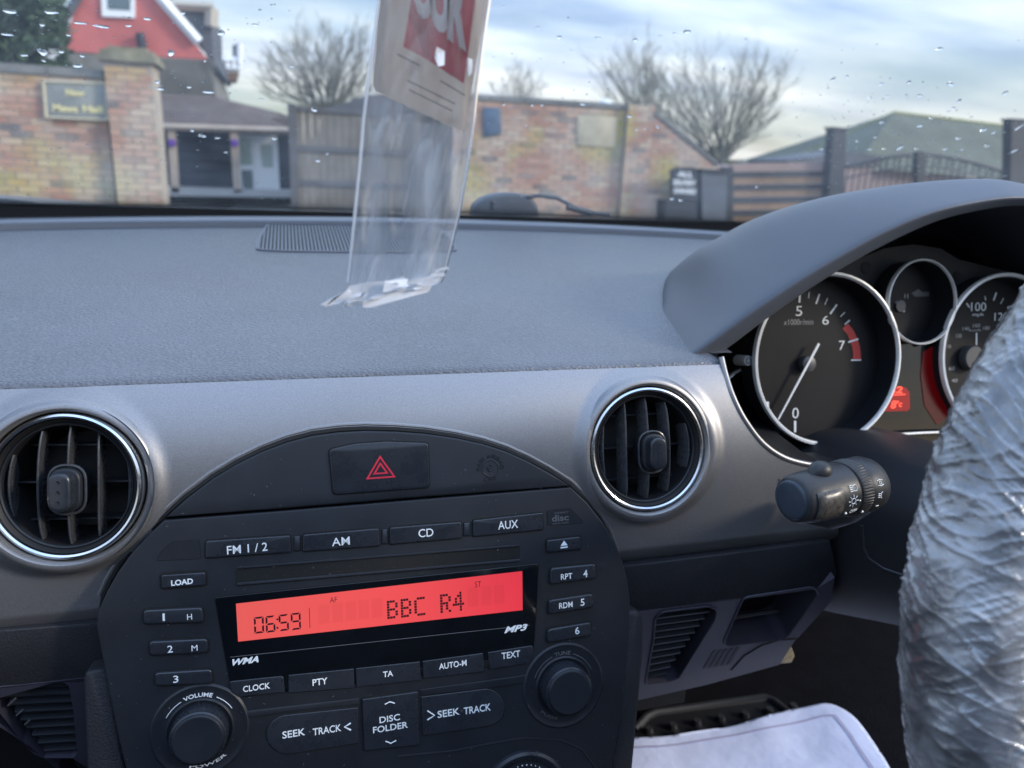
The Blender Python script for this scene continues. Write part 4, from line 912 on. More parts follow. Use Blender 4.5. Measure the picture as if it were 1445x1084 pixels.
# binnacle behind the rings
def cp(*p, h=-.02): return [CF.px(*q, h) for q in p]
bin_o = cp((1010,560), (1030,500), (1056,455), (1090,412), (1130,388), (1180,370), (1222,361), (1250,350), (1290,345), (1328,351), (1352,366), (1400,378), (1470,392), (1560,400), (1700,520), (1640,640), (1300,648), (1130,668), (1060,650))
hl = [CF.px(*p, -.0205) for p in ((1110,600), (1075,520), (1085,440), (1100,402), (1132,386), (1180,370), (1222,361), (1250,350), (1290,345), (1328,351), (1352,366), (1400,378), (1470,392), (1560,400), (1700,520), (1640,640), (1330,625), (1160,640), (1130,640))]
plate('bay_back', CF, [(-.055, -.16), (.24, -.16), (.24, .045), (-.055, .045)], -.10, -.080, m_deep, clu)
circ_h = lambda c, R: [(c[0]+R*math.cos(2*math.pi*i/40), c[1]+R*math.sin(2*math.pi*i/40)) for i in range(40)]
plate('binnacle_face', CF, hl, -.09, -.0205, m_hood2, clu)
# recesses shown as dark notches next to the rings
for p, r in (((1222,378), .0052), ((1350,391), .0050)):
    lathe('screw_recess', CF, CF.px(*p, -.0203), [(r, -.021), (r, -.0200), (r*.9, -.0202), (.0002, -.0203)], m_deep, clu, n=24)
dark = cp((1222,640), (1260,560), (1245,470), (1262,495), (1300,505), (1335,500), (1325,560), (1345,640), h=-.0115)
plate('display_lens', CF, cp((1210,625), (1222,600), (1262,520), (1262,470), (1290,490), (1330,478), (1340,470), (1332,520), (1334,580), (1342,625), h=-.0115), -.0122, -.0112, m_gloss, clu)
lcd2 = plate('trip_display', CF, cp((1234,581), (1250,549), (1278,547), (1283,553), (1284,576), (1280,580), h=-.011), -.0114, -.0108, m_redlit, clu)
ptext('62', CF, (1264,550.5), 19, 10, m_redtext, lcd2, -.0106, bold=.02, shear=.15); ptext('8', CF, (1261,571), 8, 11, m_redtext, lcd2, -.0106, bold=.02, shear=.15)
ptext('°c', CF, (1269,570), 8, 9, m_redtext, lcd2, -.0106, bold=.02, shear=.15)
plate('display_bar', CF, cp((1254,557.5), (1278,556), (1278,557.2), (1254,558.7), h=-.0106), -.0108, -.0106, m_redtext, lcd2)
plate('red_glow_patch', CF, rounded(cp((1302,497), (1322,486), (1336,478), (1333,505), (1331,530), (1333,560), (1337,588), (1322,600), (1304,572), (1299,530), h=-.011), .002, 3), -.0112, -.0106, m_redglow, clu)  # not a lamp: red display glow between the rings, painted as a glowing patch
lo_ = MB(); lo_.tube([CF.pt(*CF.px(*p, -.004), -.004) for p in ((1150,628), (1190,622), (1250,614), (1300,611), (1340,609.5), (1450,607))], .0011, 8); lo_.build('lower_trim', m_ring, clu, True)
tr = CF.px(1053, 509, -.008)
rs = lathe('reset_button', CF, tr, [(.0042, -.02), (.0042, -.006), (.0036, -.005), (.0002, -.005)], m_lightgrey, clu, n=28); 
gm = MB(); gm.tube([CF.pt(tr[0]+.0022*math.cos(a*math.pi/8), tr[1]+.0022*math.sin(a*math.pi/8), -.0049) for a in range(16)], .0004, 5, closed=True); gm.build('dimmer_symbol', m_dark, rs)
# shelf under the dials
shelf = [[atY(x, y, Y) for x, y, Y in r] for r in (
    ((1040,600,.47), (1100,640,.455), (1160,640,.45), (1300,625,.46), (1500,610,.46)),
    ((1050,640,.43), (1100,655,.425), (1165,655,.42), (1300,640,.43), (1500,630,.43)),
    ((1090,670,.40), (1120,690,.395), (1180,690,.39), (1320,670,.39), (1500,660,.39)))]
g_ = grid('lower_cowl', [list(r) for r in shelf], m_black, dash); g_.modifiers.new('s', 'SUBSURF').render_levels = 2
# ================================================================== STEERING COLUMN, STALK, WHEEL
col_ = thing('steering_column', 'black plastic steering column shroud under the dials', 'steering column', (.43, .35, -.25))
ax0 = Vector((.425, .205, -.195)); ax1 = Vector((.445, .46, -.245)); rows = []
for t, w, hu, hd in ((0, .030, .028, .045), (.06, .036, .034, .052), (.3, .050, .042, .062), (.6, .058, .048, .080), (.85, .064, .052, .100), (1.05, .068, .055, .115), (1.4, .07, .05, .12)):
    c = ax0.lerp(ax1, t); r = []
    for k in range(33):
        a = 2*math.pi*k/32; ca, sa = math.cos(a), math.sin(a); sx_ = math.copysign(abs(ca)**.75, ca); sz_ = math.copysign(abs(sa)**.75, sa)
        r.append(c+Vector((w*sx_, 0, (hu if sa > 0 else hd)*sz_)))
    rows.append(r)
g_ = grid('shroud', rows, m_colplast, col_); g_.modifiers.new('s', 'SUBSURF').render_levels = 2
slot = MB(); slot.tube([atY(*p) for p in ((1216,742,.325), (1217,772,.322), (1224,788,.32), (1246,803,.315), (1272,812,.31))], .0011, 8); slot.build('gaiter_edge', m_black, col_, True)
# stalk
stk = thing('indicator_stalk', 'black indicator stalk with twist rings for the lights', 'stalk', atY(1200, 705, .32))
S0 = atY(1117, 706, .298); axd = Vector((.985, .17, .02)).normalized()
su = Vector((0, 0, 1)); su = (su-axd*su.dot(axd)).normalized(); sv = axd.cross(su)     # sv: sideways
def srow(d, r, sq=1.0, flat=0, bend=(0, 0, 0), n=48):
    out = []
    for k in range(n+1):
        a = 2*math.pi*k/n; ca, sa = math.cos(a), math.sin(a)
        x = math.copysign(abs(ca)**sq, ca)*r; y = math.copysign(abs(sa)**sq, sa)*r
        if flat and y < -r*flat: y = -r*flat
        out.append(S0+Vector(bend)+axd*d+su*x*.97-sv*y)
    return out
# find which sideways sign faces the seats
sgn = -1 if sv.y > 0 else 1
def cyl(a, r, d): return S0+axd*d+su*math.cos(a)*r*.97+sv*math.sin(a)*r
body = [srow(0, .0001), srow(-.0002, .0095), srow(.0004, .0118), srow(.0020, .0130), srow(.010, .0140), srow(.024, .0146), srow(.034, .0149), srow(.0352, .0147), srow(.0355, .0138)]
grid('stalk_handle', body, m_stalk, stk)
grid('end_cap', [srow(-.0012, .0001), srow(-.0012, .0092), srow(-.0009, .0102), srow(-.0002, .0108), srow(.001, .0108)], m_stalkcap, stk)
# finger flat on the seat side
fa = math.atan2(-.5, 1)
def facet(d, a, rr): return S0+axd*d+su*math.cos(a)*rr*.97-sv*math.sin(a)*rr*1.0
front = math.pi*1.5 if sv.y < 0 else math.pi*.5
rowsf = []
for d in (.0045, .0052, .010, .016, .021, .0225):
    k_ = {.0045: .0, .0052: 1, .010: 1, .016: .95, .021: .6, .0225: 0}[d]
    rowsf.append([facet(d, front+a, .0136+(d*.045)+.0011*k_*(1-(a/.62)**6)) for a in [(-.62+1.24*j/14) for j in range(15)]])
grid('finger_pad', rowsf, m_stalkpad, stk)
bmp = MB(); bmp.tube([S0+axd*(.012+.012*i/6)+su*(.0112+.0022*math.sin(math.pi*i/6)) for i in range(7)], [.003+.003*math.sin(math.pi*i/6) for i in range(7)], 12); bmp.build('thumb_ridge', m_stalk, stk, True)
ringr = []
for d, r in ((.0356, .0140), (.0360, .0152), (.0372, .0156), (.043, .0158), (.0436, .0154)): ringr.append([S0+axd*d+su*math.cos(2*math.pi*k/240)*(r+(.0003*(k % 4 < 2) if .036 < d < .0432 else 0))*.97-sv*math.sin(2*math.pi*k/240)*(r+(.0003*(k % 4 < 2) if .036 < d < .0432 else 0)) for k in range(241)])
grid('twist_ring', ringr, m_stalk, stk, sharp=30)
body2 = [srow(.0437, .0152)]
for d, r, b in ((.046, .0157, (0,0,0)), (.054, .0158, (0,.001,-.0005)), (.062, .0150, (0,.004,-.003)), (.069, .0138, (0,.010,-.009)), (.074, .0122, (0,.018,-.019)), (.077, .0110, (0,.028,-.031)), (.080, .0105, (0,.045,-.045)), (.085, .0105, (0,.07,-.055))): body2.append(srow(d, r, bend=b))
grid('stalk_arm', body2, m_stalk, stk)
def stext(s, d, ang, w, h, r, name='lettering', bold=.01):
    """print wrapped round the stalk; text reads along the axis"""
    def fm(x, y, z):
        a = front+(-(ang*1.0)-(y)/r)*(-1 if sv.y < 0 else 1); q = r+.0003+z
        return S0+axd*(d+x)+su*math.cos(a)*q*.97-sv*math.sin(a)*q
    return text(s, fm, w, h, m_print, stk, name=name, bold=bold)
def sline(pts, d, ang, r, wd=.00022, name='light_symbol', closed=False):
    q = MB(); P_ = []
    for x, y in pts:
        a = front+(-ang-y/r)*(-1 if sv.y < 0 else 1); P_.append(S0+axd*(d+x)+su*math.cos(a)*(r+.0001)*.97-sv*math.sin(a)*(r+.0001))
    q.tube(P_, wd, 5, closed=closed); return q
sy = sline([(.0016*math.cos(k*math.pi/6), .0016*math.sin(k*math.pi/6)) for k in range(12)], .0285, .05, .0149, closed=True)
for k in range(8):
    a = k*math.pi/4; e = sline([(.0024*math.cos(a), .0024*math.sin(a)), (.0036*math.cos(a), .0036*math.sin(a))], .0285, .05, .0149); sy.add(e.v, e.f)
sy.build('lamp_symbol', m_print, stk)
sy = sline([(-.0015, .0015), (.001, .0016), (.002, 0), (.001, -.0016), (-.0015, -.0015)], .0300, .52, .0149, closed=True)
for k in range(4): e = sline([(-.0035, -.0015+k*.001), (-.0019, -.0015+k*.001)], .0300, .52, .0149); sy.add(e.v, e.f)
sy.build('headlamp_symbol', m_print, stk)
sline([(-.0003, 0), (.0003, 0)], .0330, .02, .0150, .0005).build('index_mark', m_print, stk)
stext('OFF', .0305, -.40, .0050, .0024, .0149); 
sline([(-.001, 0), (0, 0)], .0262, -.46, .0148, .0007).build('arrow_mark', m_print, stk)
sline([(-.001, 0), (0, 0)], .0385, -.52, .0158, .0007).build('arrow_mark', m_print, stk)
sy = sline([(-.002, .0012), (0, .0018), (.002, .0012)], .0485, .50, .0158); e = sline([(-.002, -.0012), (0, -.0018), (.002, -.0012)], .0485, .50, .0158); sy.add(e.v, e.f); e = sline([(.0009*math.cos(k*math.pi/4), .0009*math.sin(k*math.pi/4)) for k in range(8)], .0485, .50, .0158, closed=True); sy.add(e.v, e.f); sy.build('side_lamp_symbol', m_print, stk)
sy = sline([(.0012, .0018), (.0004, .0014), (.0002, 0), (.0004, -.0014), (.0012, -.0018)], .0480, .06, .0158)
for k in (-1, 0, 1): e = sline([(-.002, k*.0010), (-.0004, k*.0010)], .0480, .06, .0158); sy.add(e.v, e.f)
sy.build('fog_lamp_symbol', m_print, stk)
sline([(-.001, 0), (.0012, 0)], .0480, -.38, .0158, .00025).build('lamp_mark', m_print, stk)
# steering wheel: rim with a crumpled clear film stretched round it
WC = Vector((.4163, .1745, -.178)); WT = .2855; WR = .180
wf = Frame(WC, WT)
whl = thing('steering_wheel', 'steering wheel wrapped in crumpled clear plastic film', 'steering wheel', WC)
def rimpt(a, b, m): 
    e = wf.x*math.cos(a)+wf.y*math.sin(a); return WC+e*(WR+m*math.cos(b))+wf.n*m*math.sin(b)
grid('rim', [[rimpt(2*math.pi*i/160, 2*math.pi*j/28, .0205) for j in range(29)] for i in range(161)], m_wheel, whl)
sp = MB()
for a in (R_(180), R_(0), R_(255), R_(285)):
    sp.tube([WC+wf.n*-.03+(wf.x*math.cos(a)+wf.y*math.sin(a))*.05, WC+wf.n*-.02+(wf.x*math.cos(a)+wf.y*math.sin(a))*.12, WC+(wf.x*math.cos(a)+wf.y*math.sin(a))*.178], [.02, .016, .012], 10)
sp.build('spoke', m_wheel, whl, True)
lathe('wheel_boss', wf, (0, 0), [(.062, -.05), (.066, -.02), (.055, -.008), (.03, -.002), (.0002, 0)], m_wheel, whl, n=48)
def crumple(a, b):
    # folds run round the rim, a little slanted, gathered close together
    s_ = a*WR; cb, sb = math.cos(b), math.sin(b)
    q = Vector((s_*26, cb*1.1+s_*6, sb*1.1)); w = noise.noise(q*.8+Vector((5,1,2)))
    v1 = 1-abs(noise.noise(Vector((s_*62+w*1.6+b*.5, cb*1.3, sb*1.3))))*2
    v2 = 1-abs(noise.noise(Vector((s_*125+w*3-b*1.1, cb*2.2+3, sb*2.2))))*2
    v3 = 1-abs(noise.noise(Vector((s_*250+w*2+b*2.0, cb*4+7, sb*4+1))))*2
    big = noise.noise(Vector((s_*22, cb*.9, sb*.9+9)))
    r1 = max(0, 1-abs(noise.noise(Vector((s_*70+w*1.2+b*.9, cb*.8, sb*.8))))*3.2)**2
    r2 = max(0, 1-abs(noise.noise(Vector((s_*120-w*1.5-b*1.6, cb*1.2+3, sb*1.2))))*3.0)**2
    r3 = max(0, 1-abs(noise.noise(Vector((s_*210+w*2+b*2.4, cb*1.8+7, sb*1.8+1))))*2.6)**2
    r4 = max(0, 1-abs(noise.noise(Vector((s_*330-w*2-b*3.1, cb*2.6+5, sb*2.6))))*2.4)**2
    env = .35+.65*max(0, min(1, .5+noise.noise(Vector((s_*30, cb*1.5+2, sb*1.5)))*1.4))
    return .0008*big+env*(.0013*r1+.0011*r2+.0007*r3+.00035*r4)
def filmgrid(a0, a1, na, nb): 
    return [[rimpt(a0+(a1-a0)*i/na, -math.pi*.55+2*math.pi*j/nb, .0222+crumple(a0+(a1-a0)*i/na, -math.pi*.55+2*math.pi*j/nb)) for j in range(nb+1)] for i in range(na+1)]
grid('plastic_wrap', filmgrid(R_(118), R_(242), 1100, 200), m_wrap, whl)
g_ = grid('plastic_wrap', filmgrid(R_(-118), R_(118), 500, 60), m_wrap, whl)
# ================================================================== HANGING SLEEVE
bagt = thing('hanging_card_sleeve', 'clear plastic sleeve holding a beige and red card, hanging in front of the windscreen', 'plastic sleeve', atY(560, 200, .29))
YS = .285
L_ = [(-260,562), (-60,541), (0,535), (60,527), (120,519), (170,513), (230,508), (300,501), (350,496), (385,493), (405,490), (425,483)]
Rr = [(-260,735), (-60,699), (0,690), (60,681), (120,673), (170,668), (230,660), (300,648), (350,636), (385,627), (405,618), (425,575)]
def lin(T, y):
    for (a, b), (c, d) in zip(T, T[1:]):
        if y <= c: return b+(d-b)*(y-a)/(c-a)
    return T[-1][1]
def sleeve(off, seed, amp, x_in=0):
    rows = []
    for i in range(141):
        y = -260+(425+260)*i/140; xl, xr = lin(L_, y)+x_in, lin(Rr, y)-x_in; r = []
        for j in range(71):
            t = j/70; wv = noise.noise(Vector((t*4+seed, y*.006, seed)))*amp + noise.noise(Vector((t*11+seed, y*.012+t*2, seed+4)))*amp*.45 + (1-abs(noise.noise(Vector((t*6+y*.004+seed, y*.008, 9+seed)))*2))**4*amp*.5
            wv *= min(1, t*6, (1-t)*6)*(1 if y > 170 else .35)
            p = atY(xl+(xr-xl)*t, y+(t-.5)*0+ (18*(.5-t) if y > 380 else 0)*(y-380)/45, YS)
            bell = off*math.sin(math.pi*min(1, max(0, t)))**.5
            r.append(p*(1+(bell+wv)/YS))
        rows.append(r)
    return rows
grid('sleeve_front', sleeve(-.003, 1.3, .0022), m_film, bagt)
grid('sleeve_back', sleeve(.004, 7.1, .0030), m_filmback, bagt)
for T in (L_, Rr):
    q = MB(); q.tube([atY(lin(T, y), y, YS) for y in range(-250, 400, 12)], .0007, 6); q.build('welded_edge', m_filmedge, bagt, True)
def bflap(pts, mat, dy=0, th=.0006, nm='folded_film'):
    P_ = [atY(a, b, YS+dy)+Vector((0, .0012*noise.noise(Vector((a*.06, b*.06, 2))), 0)) for a, b in pts]; n = len(P_)
    vs = P_+[p+Vector((0, th, 0)) for p in P_]; fs = [tuple(range(n)), tuple(reversed(range(n, 2*n)))]+[(i, (i+1) % n, n+(i+1) % n, n+i) for i in range(n)]
    mesh(nm, vs, fs, mat, bagt)
bflap(((452,430), (470,421), (487,412), (495,405), (503,412), (492,420), (478,428), (460,433)), m_filmdense, -.004)
bflap(((492,404), (520,398), (552,396), (540,412), (520,428), (505,436), (488,430), (483,420)), m_filmfold, -.004)
bflap(((543,397), (576,394), (572,408), (540,413)), m_filmdense, -.007)
bflap(((560,396), (600,391), (626,384), (618,400), (590,408), (545,418), (520,431), (510,430), (530,414)), m_filmfold, -.005)
bflap(((512,425), (560,412), (610,402), (606,412), (560,424), (525,434), (512,434)), m_filmdense, -.006)
for k in range(26):
    a = random.uniform(488, 618); b = 428-(a-488)*.24+random.uniform(-20, 4); w = random.uniform(5, 22); h = random.uniform(1.2, 4); sk = random.uniform(-5, 5)
    bflap(((a, b), (a+w, b-w*.25-1), (a+w+sk, b-w*.25+h), (a+sk, b+h)), m_filmfold, random.uniform(-.008, -.003), .0003, 'crinkle')
# card
CFR = Frame(atY(600, 60, YS+.001), 0, 0)
card = plate('card', CFR, rounded([CFR.px(*p) for p in ((560,-260), (541,-60), (525,127), (655,187), (689,-6), (712,-200))], [.001, 0, .0035, .002, 0, .001], 6), -.0005, 0, m_card, bagt)
plate('card_edge', CFR, [CFR.px(*p) for p in ((549,-20), (541,-20), (527,118), (530,130), (538,128), (536,118))], 0, .0003, m_cardedge, card)
plate('red_print', CFR, [CFR.px(*p) for p in ((583,-30), (577,20), (569,66), (604,85), (654,118), (661,70), (670,0), (676,-40))], .0001, .0003, m_cardred, card)
plate('dark_red_print', CFR, [CFR.px(*p) for p in ((581,0), (588,6), (602,40), (607,82), (598,80), (584,40), (576,22))], .0003, .0004, m_carddark, card)
for i, (ch, c, w, h) in enumerate((('O', (596,-14), 24, 64), ('U', (620,0), 24, 72), ('R', (645,12), 24, 84))):
    u, v = CFR.px(*c); wm = w*.29/F_*1.08; hm = h*.29/F_*1.05
    text(ch, lambda x, y, z: CFR.pt(u+x, v+y-x*.55, .0006+z), wm, hm, m_cardwhite, card, bold=.06)
for a, b, w in (((561,76), (592,92), 1.6), ((621,113), (656,134), 1.6), ((575,113), (642,146), 1.5), ((577,126), (638,156), 1.5)):
    plate('print_line', CFR, [CFR.px(*p) for p in (a, (a[0], a[1]+w), (b[0], b[1]+w), b)], .0001, .0003, m_cardgrey, card)
crd = MB(); crd.tube([atY(640, -262, YS), atY(655, -420, YS+.01), atY(662, -560, YS+.02)], .0008, 6); crd.build('cord', m_dark, bagt)
bflap(((616,66), (628,72), (627,92), (618,94), (614,80)), m_filmdense, -.008, .0004, 'crinkle')
bflap(((660,82), (667,84), (666,104), (661,108)), m_filmdense, -.006, .0004, 'crinkle')
# lint and dust on the centre panel and fascia
du = MB(); rnd = random.Random(12)
for k in range(260):
    px = rnd.uniform(150, 880); py = rnd.uniform(600, 1080); uv = RAD.px(px, py, .0014)
    w3 = RAD.pt(*uv)
    if not inpoly(w3.x, w3.z, whole_in): continue
    p = RAD.pt(uv[0], uv[1], .00155); a = rnd.uniform(0, 3.14); l = rnd.choice((.00007, .0001, .00014, .0005)); d = RAD.x*math.cos(a)*l+RAD.y*math.sin(a)*l
    du.tube([p-d, p+RAD.n*.00005, p+d], .00005 if l > .0003 else .00008, 4)
kind(du.build('dust_specks', m_lightgrey, radio), 'stuff')
# ================================================================== FOOTWELL, MAT, CABIN
foot = thing('footwell', 'dark carpeted driver footwell under the dashboard', 'footwell', (.6, .6, -.6))
FZ = -.60
m = MB(); m.box(-.7, 1.05, .1, 1.0, FZ-.02, FZ); m.build('floor_carpet', m_fabricblack, foot)
rows = [[(x, .78+.02*math.sin(x*7), FZ), (x, .84+.01*math.sin(x*5), FZ+.10), (x, .86, FZ+.25), (x, .80, -.12)] for x in [(-.7+1.75*i/24) for i in range(25)]]
grid('bulkhead', rows, m_fabricblack, foot)
tun = [[(cx_+w, y, z) for w, z in ((-.13, FZ), (-.115, -.45+dz), (-.09, -.41+dz), (.09, -.41+dz), (.115, -.45+dz), (.13, FZ))] for cx_, y, dz in ((.05, -.7, 0), (.05, .30, 0), (.05, .6, .02), (.05, .84, .05))]
grid('tunnel', tun, m_fabricblack, foot)
# rubber mat with a raised border and studs behind the paper
rm = thing('rubber_mat', 'black ribbed rubber footrest mat behind the white paper', 'floor mat', atZ(980, 1010, FZ+.01))
def fz(px, py, z=FZ+.006): return atZ(px, py, z)
bd = MB(); bd.tube([fz(*p) for p in ((895,1030), (912,1012), (925,1006), (1080,985), (1092,990), (1115,1008), (1150,1060))], .005, 10); bd.build('mat_border', m_matgrey, rm, True)
vs = [fz(*p, FZ+.002) for p in ((890,1060), (900,1015), (1085,984), (1170,1080), (1170,1150), (890,1150))]; mesh('mat_sheet', vs+[v+Vector((0,0,.004)) for v in vs], [tuple(range(6)), tuple(range(6, 12))]+[(i, (i+1) % 6, 6+(i+1) % 6, 6+i) for i in range(6)], m_rubber, rm)
st = MB()
for i in range(7):
    for j in range(3):
        p = fz(915+i*34+j*6, 1033-i*5.5+j*12); st.tube([p, p+Vector((0, 0, .006))], [.006, .004], 8)
kind(st.build('mat_stud', m_matgrey, rm, True), 'stuff')
# white paper mat
pm = thing('paper_mat', 'white paper floor mat with a printed border line, lying in the footwell', 'paper mat', atZ(1050, 1060, FZ+.03))
PZ = FZ+.03
outl = rounded([tuple(atZ(*p, PZ).to_2d()) for p in ((860,1047), (925,1044), (1040,1022), (1120,1000), (1172,990), (1205,1010), (1232,1046), (1262,1100), (1300,1180), (1330,1300), (830,1300))], [0, .03, .03, .03, .04, .03, .03, .05, .05, 0, 0], 4)
def pz(x, y): return PZ+.006*noise.noise(Vector((x*5, y*5, 3)))+.004*noise.noise(Vector((x*16, y*16, 8)))
bmx = bmesh.new(); xs = [p[0] for p in outl]; ysx = [p[1] for p in outl]
n_ = 120; vid = {}; fsx = []; vsx = []
x0_, x1_, y0_, y1_ = min(xs), max(xs), min(ysx), max(ysx)
def gv(i, j):
    if (i, j) in vid: return vid[i, j]
    x = x0_+(x1_-x0_)*i/n_; y = y0_+(y1_-y0_)*j/n_
    if not inpoly(x, y, outl) or near_seg(x, y, outl)[0] < .55*(x1_-x0_)/n_: q = near_seg(x, y, outl)[1]; x, y = q.x, q.y
    vid[i, j] = len(vsx); vsx.append(Vector((x, y, pz(x, y)))); return vid[i, j]
for i in range(n_):
    for j in range(n_):
        if inpoly(x0_+(x1_-x0_)*(i+.5)/n_, y0_+(y1_-y0_)*(j+.5)/n_, outl): fsx.append((gv(i, j), gv(i+1, j), gv(i+1, j+1), gv(i, j+1)))
bmx.free()
pp = mesh('paper_sheet', vsx, fsx, m_paper, pm, True); sl_ = pp.modifiers.new('s', 'SOLIDIFY'); sl_.thickness = .0006
ln_px = ((880,1062), (930,1058), (1050,1036), (1160,1012), (1178,1012), (1200,1040), (1235,1096), (1270,1180))
lv = [atZ(*p, PZ) for p in ln_px]; q = []
for a, b in zip(lv, lv[1:]):
    for k in range(12): q.append(a.lerp(b, k/12))
vs = []; fs = []
for i, p in enumerate(q):
    t = (q[min(i+1, len(q)-1)]-q[max(0, i-1)]); s_ = Vector((-t.y, t.x, 0)).normalized()*.0012
    for k in (-1, 1): w = p+s_*k; vs.append(Vector((w.x, w.y, pz(w.x, w.y)+.0012)))
    if i: fs.append((2*i-2, 2*i-1, 2*i+1, 2*i))
mesh('printed_line', vs, fs, m_crease, pp)
# cabin: doors, seats and rear shelf around the photographer
cab = thing('cabin', 'dark car cabin with a door and two seats behind the camera', 'car cabin', (.05, -.5, -.6))
for s_ in (-1,):
    x = .17+s_*.80; rows = [[(x, y, FZ), (x-s_*.03, y, -.45), (x-s_*.06, y, -.25), (x-s_*.02, y, -.20), (x+s_*.04, y, -.20), (x+s_*.06, y, -.6)] for y in [(-.8+1.7*i/12) for i in range(13)]]
    grid('door_trim', rows, m_grain, cab)
for cx_ in (-.26, .56):
    bk = []; 
    for i in range(13):
        t = i/12; z = -.42+.68*t; y = -.30-.20*t; w = .21-.06*t**3; bk.append([Vector((cx_+w*math.cos(a)*1.0, y+.05*math.sin(a), z)) for a in [2*math.pi*k/24 for k in range(25)]])
    grid('seat_back', bk, m_seat, cab)
    cu = []
    for i in range(9):
        t = i/8; y = -.28+.46*t; cu.append([Vector((cx_+.24*math.copysign(abs(math.cos(a))**.6, math.cos(a)), y, -.46+.06*math.copysign(abs(math.sin(a))**.7, math.sin(a)))) for a in [2*math.pi*k/24 for k in range(25)]])
    grid('seat_cushion', cu, m_seat, cab)
m = MB(); m.box(-.65, 1.0, -1.0, -.62, -.6, -.12); m.build('rear_shelf', m_grain, cab)
m = MB(); m.box(-.65, 1.0, -.80, -.70, -.13, .16); m.build('rear_light_blocker', m_seat, cab)  # unseen block added behind the seats to darken the silver fascia's reflection
# ================================================================== WINDSCREEN
ws = thing('windscreen', 'curved windscreen speckled with rain and dust', 'windscreen', (.15, .93, -.06))
SL = .72
def wz(x, y): yb = yback(x)+.046; return -.0600+(yb-y)*SL
rows = []
for i in range(41):
    x = -.60+1.55*i/40; yb = yback(x)+.046
    rows.append([Vector((x, yb-.60*j/16, wz(x, yb-.60*j/16)+.02*math.sin(math.pi*j/16))) for j in range(17)])
g_ = grid('glass_pane', rows, m_glass, ws); s_ = g_.modifiers.new('s', 'SOLIDIFY'); s_.thickness = .004; s_.offset = 0
def wpt(px, py):
    d = ray(px, py); lo_, hi = .2, 1.1
    for _ in range(40):
        t = (lo_+hi)/2; p = d*(t/d.y); yb = yback(p.x)+.046; j = (yb-p.y)/.60*16
        if p.z < wz(p.x, p.y)+.02*math.sin(math.pi*max(0, min(16, j))/16): lo_ = t
        else: hi = t
    return d*(lo_/d.y)
gn = Vector((0, SL, 1)).normalized(); gx = Vector((1, 0, 0)); gy = gx.cross(gn)*-1
def drop(px, py, w, h, ang=0):
    p = wpt(px, py)+gn*.0024; D = p.length; a = w*D/F_/2; b = h*D/F_/2/.80; vs = []; fs = []; n = 12
    ph = random.random()*6; kx, ky = random.uniform(.08, .22), random.uniform(.05, .2)
    for r, hh in ((1, 0), (.92, .30), (.7, .62), (.38, .9)):
        for k in range(n):
            t = 2*math.pi*k/n; q = r*(1+kx*math.sin(2*t+ph)+ky*math.sin(3*t+ph*2)); x = a*q*math.cos(t); y = b*q*math.sin(t); c, s = math.cos(ang), math.sin(ang)
            vs.append(gx*(x*c-y*s)+gn.cross(gx)*(x*s+y*c)+gn*hh*min(a, b)*.38)
    for i in range(3):
        for k in range(n): j = (k+1) % n; fs.append((i*n+k, i*n+j, (i+1)*n+j, (i+1)*n+k))
    fs.append(tuple(range(3*n, 4*n))); fs.append(tuple(reversed(range(n))))
    o = mesh('raindrop', vs, fs, m_water, None, True); o.location = p
    big = 'long' if w > 2.6*h else ('large' if max(w, h) > 9 else 'small')
    if py < 90 and px < 105: w_ = 'dark conifer'
    elif px < 300 and py < 80: w_ = 'red gable'
    elif px < 225: w_ = 'left brick wall'
    elif px < 415 and py > 135: w_ = 'lean-to and its door'
    elif px < 415: w_ = 'sky beside the red gabled house'
    elif px < 520: w_ = 'timber fence' if py > 150 else 'bare tree beyond the fence'
    elif px < 900 and py > 135: w_ = 'long brick wall'
    elif px < 1120 and py > 135: w_ = 'sloping wall end and slatted fence'
    elif px < 1250 and py > 150: w_ = 'gate post and near end of the barn roof'
    elif py > 160: w_ = 'mossy barn roof and arched gate'
    elif px < 1000: w_ = 'sky above the long brick wall'
    else: w_ = 'cloudy sky above the barn'
    o['px'] = px; return tag(o, big+' raindrop before the '+w_, 'raindrop', 'raindrops on the windscreen')
z1, z4, z3 = [], [], []
for x, y, w, h in ((42,60,60,25), (218,63,70,20), (180,232,42,46), (30,157,60,15), (340,108,70,14), (430,122,100,14), (103,245,40,14), (330,290,46,24), (726,235,40,36), (668,358,24,20), (680,386,52,15), (803,380,35,10), (858,585,42,24), (815,563,26,16), (924,595,32,12), (1165,598,36,15), (1240,292,32,12), (1335,475,40,24), (1390,662,16,14), (1350,690,28,26), (885,400,64,20), (940,150,40,34), (625,90,40,16), (178,117,30,14), (260,230,32,16), (348,248,26,14), (778,66,22,14), (870,268,16,14), (1085,115,34,14), (545,120,40,10), (290,160,24,12), (184,268,22,14), (1110,430,30,10), (960,655,22,12)): z1.append((x/3.01, y/3.01, w/3.01, h/3.01))
for x, y, w, h in ((730,40,26,14), (785,28,24,10), (912,57,26,14), (1017,50,24,18), (1172,57,46,18), (1377,90,26,20), (870,108,26,8), (935,102,26,8), (1057,100,36,12), (1205,120,20,24), (1185,146,26,10), (1060,212,26,20), (1200,260,32,12), (1297,227,36,18), (1335,237,16,24), (1308,288,38,12), (867,300,36,10), (985,292,32,34), (1045,298,26,10), (1152,300,32,8), (915,200,30,10), (890,255,22,10), (925,298,22,9), (690,300,26,9), (446,440,22,12), (128,487,20,14), (158,490,16,14), (75,217,22,12), (1215,300,22,10), (1413,305,22,26), (1432,215,26,36), (1165,160,16,10), (1100,185,22,9), (1250,180,24,9), (820,270,20,8)): z4.append((900+x/2.651, 100+y/2.651, w/2.651, h/2.651))
